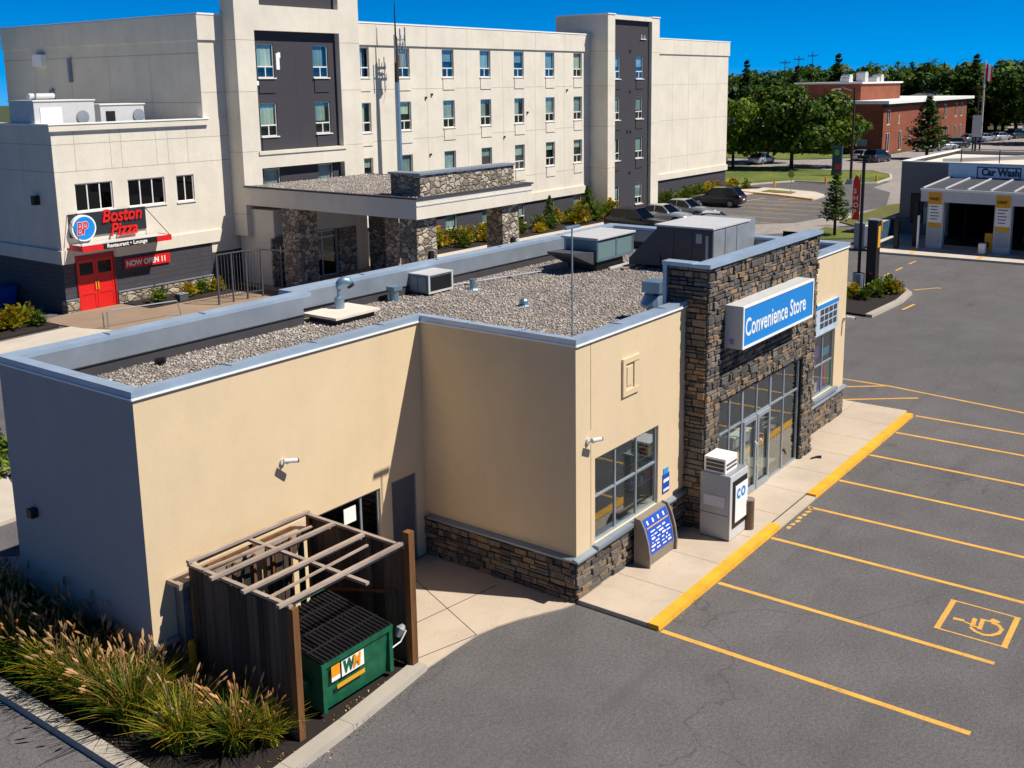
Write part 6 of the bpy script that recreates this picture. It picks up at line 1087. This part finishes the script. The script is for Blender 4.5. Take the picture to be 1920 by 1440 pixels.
far = [(124.0, 34.9, 1.4, c4, 'dark car by the street corner near the blue pylon'), (126, 37.6, 1.5, c2, 'pale car behind the wooden utility pole'), (148, 35.2, 1.0, c2, 'white car parked before the brick building door'), (153, 34.4, 1.0, c5, 'light car parked beside the conifer at the brick building'), (158, 33.8, 1.0, c4, 'dark teal car right of the conifer'), (178, 34.2, 1.2, c2, 'silver car left of the green road sign'), (183, 32.8, 1.2, c5, 'white car behind the street sign gantry'), (190, 31.6, 1.2, c4, 'dark car rightmost on the far street'), (174, 35.6, 1.2, c3, 'grey car at the far corner of the brick building'), (110, 52, 1.5, c2, 'white car glimpsed beneath the maple trees'), (114, 47, 1.5, c5, 'pale car behind the maple trunks')]
for x, y, rz, src, lb in far: copy_tree(src, (x, y, 0), rz, None, lb, 'cars on the far street')

# ================================================================== FAR GROUND
def raised(name, pts, z, mat): return sheet(name, pts, z, mat, z + .05)
grA = [(82, 37), (87.3, 35.6), (92.3, 33.5), (92, 28), (94.5, 25.3), (100.6, 25.8), (105.0, 27.2), (109.0, 30.4), (107.5, 35), (109, 43), (107, 52), (104, 62), (82, 62)]
kerb('kerb', [(82, 36.8), (87.3, 35.4), (92.1, 33.3), (91.8, 28), (94.4, 25.0), (100.7, 25.5), (105.2, 27.0), (109.3, 30.3), (107.8, 35)], .25, .14, M_CONC2); raised('grass_verge', grA, .1, M_GRASS)
raised('grass_verge', [(122, 46), (131, 39.5), (136, 41), (138, 60), (126, 120), (118, 120)], .1, M_GRASS); raised('grass_verge', [(60.3, 15.4), (70.5, 15.0), (76.5, 16.9), (75, 17.6), (62, 17.2)], .1, M_DRYG); raised('grass_verge', [(54.2, 13.2), (57.7, 14.4), (58.5, 17.0), (54.6, 16.6), (52.5, 15)], .1, M_GRASS)
poly('sidewalk', [(57.0, 11.9), (58.0, 11.5), (62.4, 12.9), (66, 18), (64.6, 18.9), (59.6, 14.2)], .09, M_CONC2)
raised('traffic_island', [(79.2, 34.0), (80.8, 34.2), (83.5, 31.5), (82, 27), (79.6, 24.9), (75.8, 24.7), (77.8, 29)], .13, M_CONC2); raised('grass_verge', [(79.4, 31.5), (81.4, 31.5), (80.6, 28.4), (79, 28.2)], .18, M_DRYG); kerb('kerb', [(75.6, 24.8), (77.5, 29), (79.0, 34.0)], .2, .16, M_YEL, -1)
poly('far_street', [(120, 24), (240, 16), (240, 36.5), (122, 37)], -.002, M_ROAD, .01)

# ================================================================== TREES
def limb_tree(name, label, x, y, h, cr, mat, cat='tree', blobs=26, per=60, size=.3, group=None, trunk_r=.2, low=.28, sq=1.0, lean=0):
    t = thing(name, label, cat, (x, y, 0), group); m = MB(); th = h * .55; m.tube([(x, y, -.05), (x + .05 * h * lean, y, th * .5), (x + .1 * h * lean, y + .02 * h, th)], [trunk_r, trunk_r * .7, trunk_r * .4], 8); bl = []
    for i in range(blobs):
        a = rnd.uniform(0, 6.283); u = rnd.uniform(0, 1); zc = h * (low + (1 - low) * (u * .88)); rmax = cr * math.sin(math.pi * min(.97, (.12 + u * .78) ** .8)) ; rr = rmax * rnd.uniform(.35, .95); br = cr * rnd.uniform(.24, .42); c = (x + math.cos(a) * rr + .1 * h * lean, y + math.sin(a) * rr, zc); bl.append((c, (br, br, br * .72 * sq)))
        if i % 3 == 0: m.tube([(x + .05 * h * lean, y, th * rnd.uniform(.4, .95)), tuple(Vector((x, y, th)).lerp(Vector(c), .5)), c], [trunk_r * .35, trunk_r * .2, .03], 5)
    m.build('trunk', M_TRUNK, t); V, F = blob_leaves(bl, per, size); np_mesh('crown', V, F, mat, t); return t
gm = 'maples on the lawn beyond the hotel'
limb_tree('maple_tree', 'maple at the left of the lawn group nearest the hotel corner', 104.3, 46.5, 9.4, 4.6, M_LEAFA, blobs=30, per=55, size=.34, group=gm, trunk_r=.22); limb_tree('maple_tree', 'broadest maple in the middle of the lawn group', 107.2, 40.0, 10.4, 5.0, M_LEAFA, blobs=38, per=55, size=.34, group=gm, trunk_r=.28); limb_tree('maple_tree', 'rightmost maple of the lawn group before the brick wall', 112.5, 36.6, 9.3, 4.1, M_LEAFA, blobs=30, per=55, size=.34, group=gm, trunk_r=.24); limb_tree('maple_tree', 'maple behind the gap of the lawn group', 116, 47, 9.8, 4.8, M_LEAFA, blobs=30, per=45, size=.38, group=gm)
# young tree by the drive
def conifer(name, label, x, y, h, r, mat, tiers, per, size, group=None, trunk=.12, low=.2, thin=1.0):
    t = thing(name, label, 'tree', (x, y, 0), group); m = MB(); m.tube([(x, y, 0), (x, y, h * .6), (x, y, h * .98)], [trunk, trunk * .6, .02], 8); Cs = []; Ns = []
    for i in range(tiers):
        u = i / (tiers - 1); z = h * (low + (1 - low) * u); rr = r * (1 - u) ** .8 + .12; nb = max(4, int(9 * (1 - u) + 4)); off = rnd.uniform(0, 6)
        for b in range(nb):
            a = off + b * 6.283 / nb + rnd.uniform(-.2, .2); L = rr * rnd.uniform(.75, 1.1); rise = L * rnd.uniform(.12, .42)
            m.tube([(x, y, z), (x + math.cos(a) * L, y + math.sin(a) * L, z + rise)], [.02, .008], 3, cap=False)
            for q in range(per): s = rnd.uniform(.25, 1.05); Cs.append((x + math.cos(a) * L * s + rnd.gauss(0, .05 * r), y + math.sin(a) * L * s + rnd.gauss(0, .05 * r), z + rise * s + rnd.gauss(0, .05 * r))); Ns.append((rnd.gauss(0, .5), rnd.gauss(0, .5), 1))
    m.build('trunk', M_TRUNK, t); V, F = leaf_quads(np.array(Cs), np.array(Ns), size, .4); np_mesh('crown', V, F, mat, t); return t
conifer('young_tree', 'young conical tree on the grass patch by the drive', 54.8, 14.9, 4.25, 1.05, M_LEAFC, 15, 9, .17, low=.26)
conifer('conifer_tree', 'dark sparse conifer before the brick building', 132.3, 30.9, 8.2, 3.0, M_LEAFB, 16, 12, .38, trunk=.25, low=.15); conifer('evergreen_bush', 'bright evergreen behind the car wash roof', 92, 7.5, 6.3, 2.6, M_LEAFC, 14, 14, .32, low=.1)

# ================================================================== BRICK BUILDING
BK = thing('brick_building', 'two storey orange brick building with pale flat roof edge', 'building', (138, 38.8, 0)); bx0, bx1, by0, by1, bz = 137.5, 183, 38.8, 56, 7.3
bw = [(139.2, 140.8, 4.2, 6.4), (144.5, 145.3, 4.2, 5.6), (168.5, 170.3, 4.3, 6.6), (175.5, 177, 4.3, 6.6), (179.2, 180.6, 4.3, 6.6), (139.0, 140.8, .3, 3.1), (145, 146.6, .2, 3.2), (150, 151, 1.2, 2.8), (156, 157.2, 1.0, 3.0), (170, 172, .2, 2.9), (175.6, 177.2, .2, 2.9), (179, 180.4, .2, 2.9), (162, 163.4, 4.3, 6.2), (157, 158.2, 4.3, 6.2)]
m = MB(); holed(m, 'y', by0, bx0, bx1, 0, bz, bw, .2); m.quad((bx0, by0, 0), (bx0, by1, 0), (bx0, by1, bz), (bx0, by0, bz)); m.quad((bx1, by0, 0), (bx1, by1, 0), (bx1, by1, bz), (bx1, by0, bz)); m.build('wall', M_BRICK, BK)
B('upper_storey', M_BRICK, BK, [(139.5, 158, 43, 53, bz, 10.2)]); B('upper_roof_edge', M_SIGNW, BK, [(139.2, 158.3, 42.7, 53.3, 10.2, 10.45)]); B('roof_edge', M_SIGNW, BK, [(bx0 - .6, bx1 + 1.2, by0 - .9, by1, bz, bz + .45)]); B('eaves_band', plain('brown eaves', '3a2a22', .9), BK, [(bx0 - .3, bx1 + .5, by0 - .5, by0 + .1, bz - .5, bz)])  # dark brown box band below the lower roof edge
for (a, b, c, d) in bw:
    f = B('window', M_WHITE, BK, [(a, a + .12, by0 + .05, by0 + .12, c, d), (b - .12, b, by0 + .05, by0 + .12, c, d), (a + .12, b - .12, by0 + .05, by0 + .12, c, c + .12), (a + .12, b - .12, by0 + .05, by0 + .12, d - .12, d), ((a + b) / 2 - .05, (a + b) / 2 + .05, by0 + .05, by0 + .12, c + .12, d - .12)]); B('pane', M_CGLASS, f, [(a, b, by0 + .14, by0 + .16, c, d)])
for i, (x, y) in enumerate(((141.5, 46), (144.5, 47), (148.5, 46), (151, 45), (156, 46))): t = thing('roof_vent_unit', 'white metal ventilation unit on the brick building upper roof', 'rooftop unit', (x, y, 10.45), 'vent units on the brick building'); B('casing', M_LGREY, t, [(x - .7, x + .7, y - .7, y + .7, 10.45, 11.0 + .4 * (i % 3))]); B('cowl', M_LGREY, t, [(x - .3, x + .8, y - .6, y + .6, 11.0 + .4 * (i % 3), 11.2 + .4 * (i % 3))])
B('wall_vent', M_COPD, BK, [(bx0 - .05, bx0, 41, 42.6, 1.2, 2.2)])
M_ROOFG = plain('grey shingle', '4d5258', .9, var=.2)
def house(label, x, y, w, d, h, rz, wallm):
    t = thing('house', label, 'house', (x, y, 0), 'low houses before the woods'); m = MB(); hole = [(x - w / 2 + w * k / 4 - .5, x - w / 2 + w * k / 4 + .5, 1, 2.3) for k in (1, 2, 3)]; holed(m, 'y', y - d / 2, x - w / 2, x + w / 2, 0, h, hole, .1); m.quad((x - w / 2, y - d / 2, 0), (x - w / 2, y + d / 2, 0), (x - w / 2, y + d / 2, h), (x - w / 2, y - d / 2, h)); m.quad((x + w / 2, y - d / 2, 0), (x + w / 2, y + d / 2, 0), (x + w / 2, y + d / 2, h), (x + w / 2, y - d / 2, h)); m.build('wall', wallm, t)
    m = MB(); m.add([(x - w / 2 - .4, y - d / 2 - .4, h), (x + w / 2 + .4, y - d / 2 - .4, h), (x + w / 2 + .4, y + d / 2 + .4, h), (x - w / 2 - .4, y + d / 2 + .4, h), (x - w / 4, y, h + 2.4), (x + w / 4, y, h + 2.4)], [(0, 1, 5, 4), (1, 2, 5), (2, 3, 4, 5), (3, 0, 4), (0, 3, 2, 1)]); r = m.build('roof', M_ROOFG, t); B('chimney', M_BRICK, r, [(x + 1, x + 1.7, y + .2, y + .9, h + 1, h + 3.2)])
    for hh in hole: B('window', M_CGLASS, t, [(hh[0], hh[1], y - d / 2 + .08, y - d / 2 + .1, hh[2], hh[3])])
house('grey roofed house just right of the hotel end', 178, 78, 16, 10, 5.0, 0, plain('white siding', 'c8c4ba', .8)); house('grey roofed house left of the brick building', 176, 66, 14, 10, 4.6, 0, plain('white siding', 'c8c4ba', .8)); house('long brown building beyond the brick building', 215, 52, 30, 14, 6.2, 0, plain('brown cladding', '5b4236', .9))

# poles and signs
def upole(name, label, x, y, h, arms, mat=None, group=None, r=.16, sky_=True):
    t = thing(name, label, 'utility pole', (x, y, 0), group); m = MB(); m.tube([(x, y, 0), (x, y, h)], [r, r * .65], 8); m.build('pole', mat or M_TRUNK, t)
    for z, l in arms: m = MB(); m.bar((x - l * .2, y - l, z), (x + l * .2, y + l, z), .14, .14); [m.tube([(x + l * .2 * s, y + l * s, z), (x + l * .2 * s, y + l * s, z + .35)], .06, 6) for s in (-.9, -.3, .3, .9)]; m.build('crossarm', M_TRUNK, t)
    return t
t = upole('utility_pole', 'leaning wooden utility pole with lamp beside the maples', 92.6, 27.3, 10.0, [], None); m = MB(); m.tube([(92.6, 27.3, 9.6), (92.4, 28.5, 10.0), (92.4, 29.0, 9.9)], .05, 6); m.build('lamp_arm', M_COPD, t); B('lamp_head', M_LGREY, t, [(92.25, 92.55, 28.8, 29.5, 9.8, 9.95)]); m = MB(); m.tube([(92.6, 27.3, 0), (92.6, 27.3, .5)], .45, 10); m.build('foot', M_COPD, t)
for i, (x, y) in enumerate(((196, 79), (199, 77.2), (201.5, 75.2))): upole('utility_pole', ('leftmost of three poles on the skyline', 'middle of three poles on the skyline', 'rightmost and tallest of three poles on the skyline')[i], x, y, 15.0 + i * .9, [(14.4 + i * .7, 1.2)], None, 'skyline poles', .13)
t = thing('flag_pole', 'grey mast with a drooping red and white flag at the right', 'flag pole', (170, 33, 0)); m = MB(); m.tube([(170, 33, 0), (170, 33, 13.8)], [.2, .1], 8); m.build('mast', M_LGREY, t); m = MB()
fv = [(170.1 + .12 * math.sin(k * 1.3), 33 - k * .22, 13.2 - k * .1) for k in range(6)]
for k in range(5):
    a, b = fv[k], fv[k + 1]; mi = 0 if k in (0, 1, 4) else 1; m.quad(a, b, (b[0], b[1] + .05, b[2] - 2.6), (a[0], a[1] + .05, a[2] - 2.6), mi)
m.build('flag', [M_RED, M_SIGNW], t)
t = thing('street_sign_gantry', 'grey lattice signpost standing on the far street', 'signpost', (150, 29, 0)); B('post', M_BLACK, t, [(149.9, 150.1, 29.2, 29.4, 0, 5)]); B('post', M_BLACK, t, [(149.9, 150.1, 28.2, 28.4, 0, 5)]); B('panel', M_LGREY, t, [(149.8, 149.88, 28.1, 29.5, 2.2, 5.4)])
t = upole('utility_pole', 'brown utility pole with one crossarm right of the brick building', 152, 29.4, 9.6, [(9.2, 1.0)])
t = thing('street_pylon_sign', 'navy pylon sign with green and red marks on the lawn tip', 'sign', (100.8, 32.3, 0)); B('panel', M_NAVY, t, [(100.6, 100.9, 31.3, 32.4, .6, 3.4)]); B('mark', plain('sign green', '6fae2a', .5), t, [(100.57, 100.599, 31.6, 32.1, 2.4, 3.0)]); B('lower_panel', M_RED, t, [(100.56, 100.599, 31.4, 32.0, .8, 1.4)]); B('base', M_UNIT, t, [(100.55, 100.95, 31.25, 32.45, 0, .6)])
t = thing('traffic_sign', 'small round green sign on a post at the traffic island', 'sign', (79.8, 28.6, .1)); m = MB(); m.tube([(79.8, 28.6, .1), (79.8, 28.6, 1.9)], .03, 6); m.build('post', M_COPD, t); m = MB(); m.tube([(79.77, 28.6, 1.9), (79.74, 28.6, 1.9)], .33, 14); m.build('disc', M_SHRUBG and plain('sign olive', '6f7f2c', .6), t)
for i, (x, y) in enumerate(((83.5, 31.9), (96, 25.7), (91.2, 29.5))): t = thing('marker_post', ('orange marker post near the hotel lawn kerb', 'orange marker post at the lawn tip', 'orange marker post in the middle of the lawn kerb')[i], 'marker post', (x, y, 0)); m = MB(); m.tube([(x, y, 0), (x, y, .75)], .11, 8); m.build('post', M_ORANGE, t)

# woods: individual front trees, then the mass behind
WV = []
for i in range(5):
    x = 0; t = thing('woodland_tree', 'dark broadleaf tree on the edge of the far woods', 'tree', (0, 0, 0), 'trees on the edge of the far woods'); bl = []; hh = 12.5; nb = 17
    for k in range(nb): a = rnd.uniform(0, 6.283); u = rnd.random(); rr = 3.3 * math.sin(math.pi * (.15 + .75 * u)) * rnd.uniform(.3, 1); br = rnd.uniform(1.2, 2.1); bl.append(((math.cos(a) * rr, math.sin(a) * rr, hh * (.2 + .72 * u)), (br, br, br * .8)))
    V, F = blob_leaves(bl, 26, .5); np_mesh('crown', V, F, M_LEAFB, t); m = MB(); m.tube([(0, 0, 0), (0, 0, hh * .8)], [.3, .1], 6); m.build('trunk', M_TRUNK, t); WV.append([t, False])
for i in range(64):
    f = i / 63; x = 205 + f * 20 + rnd.uniform(-12, 12); y = 118 - f * 102 + rnd.uniform(-3, 3); s = rnd.uniform(.74, 1.02) * (1.0 + .14 * f); g = WV[rnd.randrange(5)]
    if not g[1]: g[1] = True; o = g[0]; o.location = (x, y, 0); o.scale = (s * 1.15, s * 1.15, s)
    else: copy_tree(g[0], (x, y, 0), rnd.uniform(0, 6), (s * 1.15, s * 1.15, s))
cf = conifer('woodland_conifer', 'narrow dark conifer standing among the far woods', 214, 96, 15, 3.2, M_LEAFB, 14, 10, .6, 'conifers among the far woods', .3, .1)
for (dx, dy, k) in ((4, -14, .9), (2, -24, 1.05), (6, -40, .85), (3, -52, 1.0), (-4, 8, .9), (8, -66, .95)): q = copy_tree(cf, (214 + dx - 8, 96 + dy, 0), 0, k)
bl = []
for i in range(420):
    f = rnd.random(); x = 235 + f * 25 + rnd.uniform(-8, 60); y = 140 - f * 125 + rnd.uniform(-6, 6); br = rnd.uniform(2.2, 3.8); bl.append(((x, y, rnd.uniform(2, 10.4 + 3.2 * f + (x - 235) * .02)), (br, br, br * .9)))
V, F = blob_leaves(bl, 11, .85); tag(np_mesh('woodland', V, F, M_LEAFB), kind='stuff')
limb_tree('oak_tree', 'large dark tree rising at the right edge of the view', 176, 22.2, 15.8, 6.2, M_LEAFB, blobs=46, per=34, size=.5, trunk_r=.5); limb_tree('oak_tree', 'dark tree left of the large one at the right edge', 198, 27.5, 14.5, 5.4, M_LEAFB, blobs=36, per=34, size=.5, trunk_r=.4); limb_tree('oak_tree', 'dark tree behind the utility pole at the right', 205, 35, 13.0, 5, M_LEAFB, blobs=32, per=34, size=.5, trunk_r=.4)
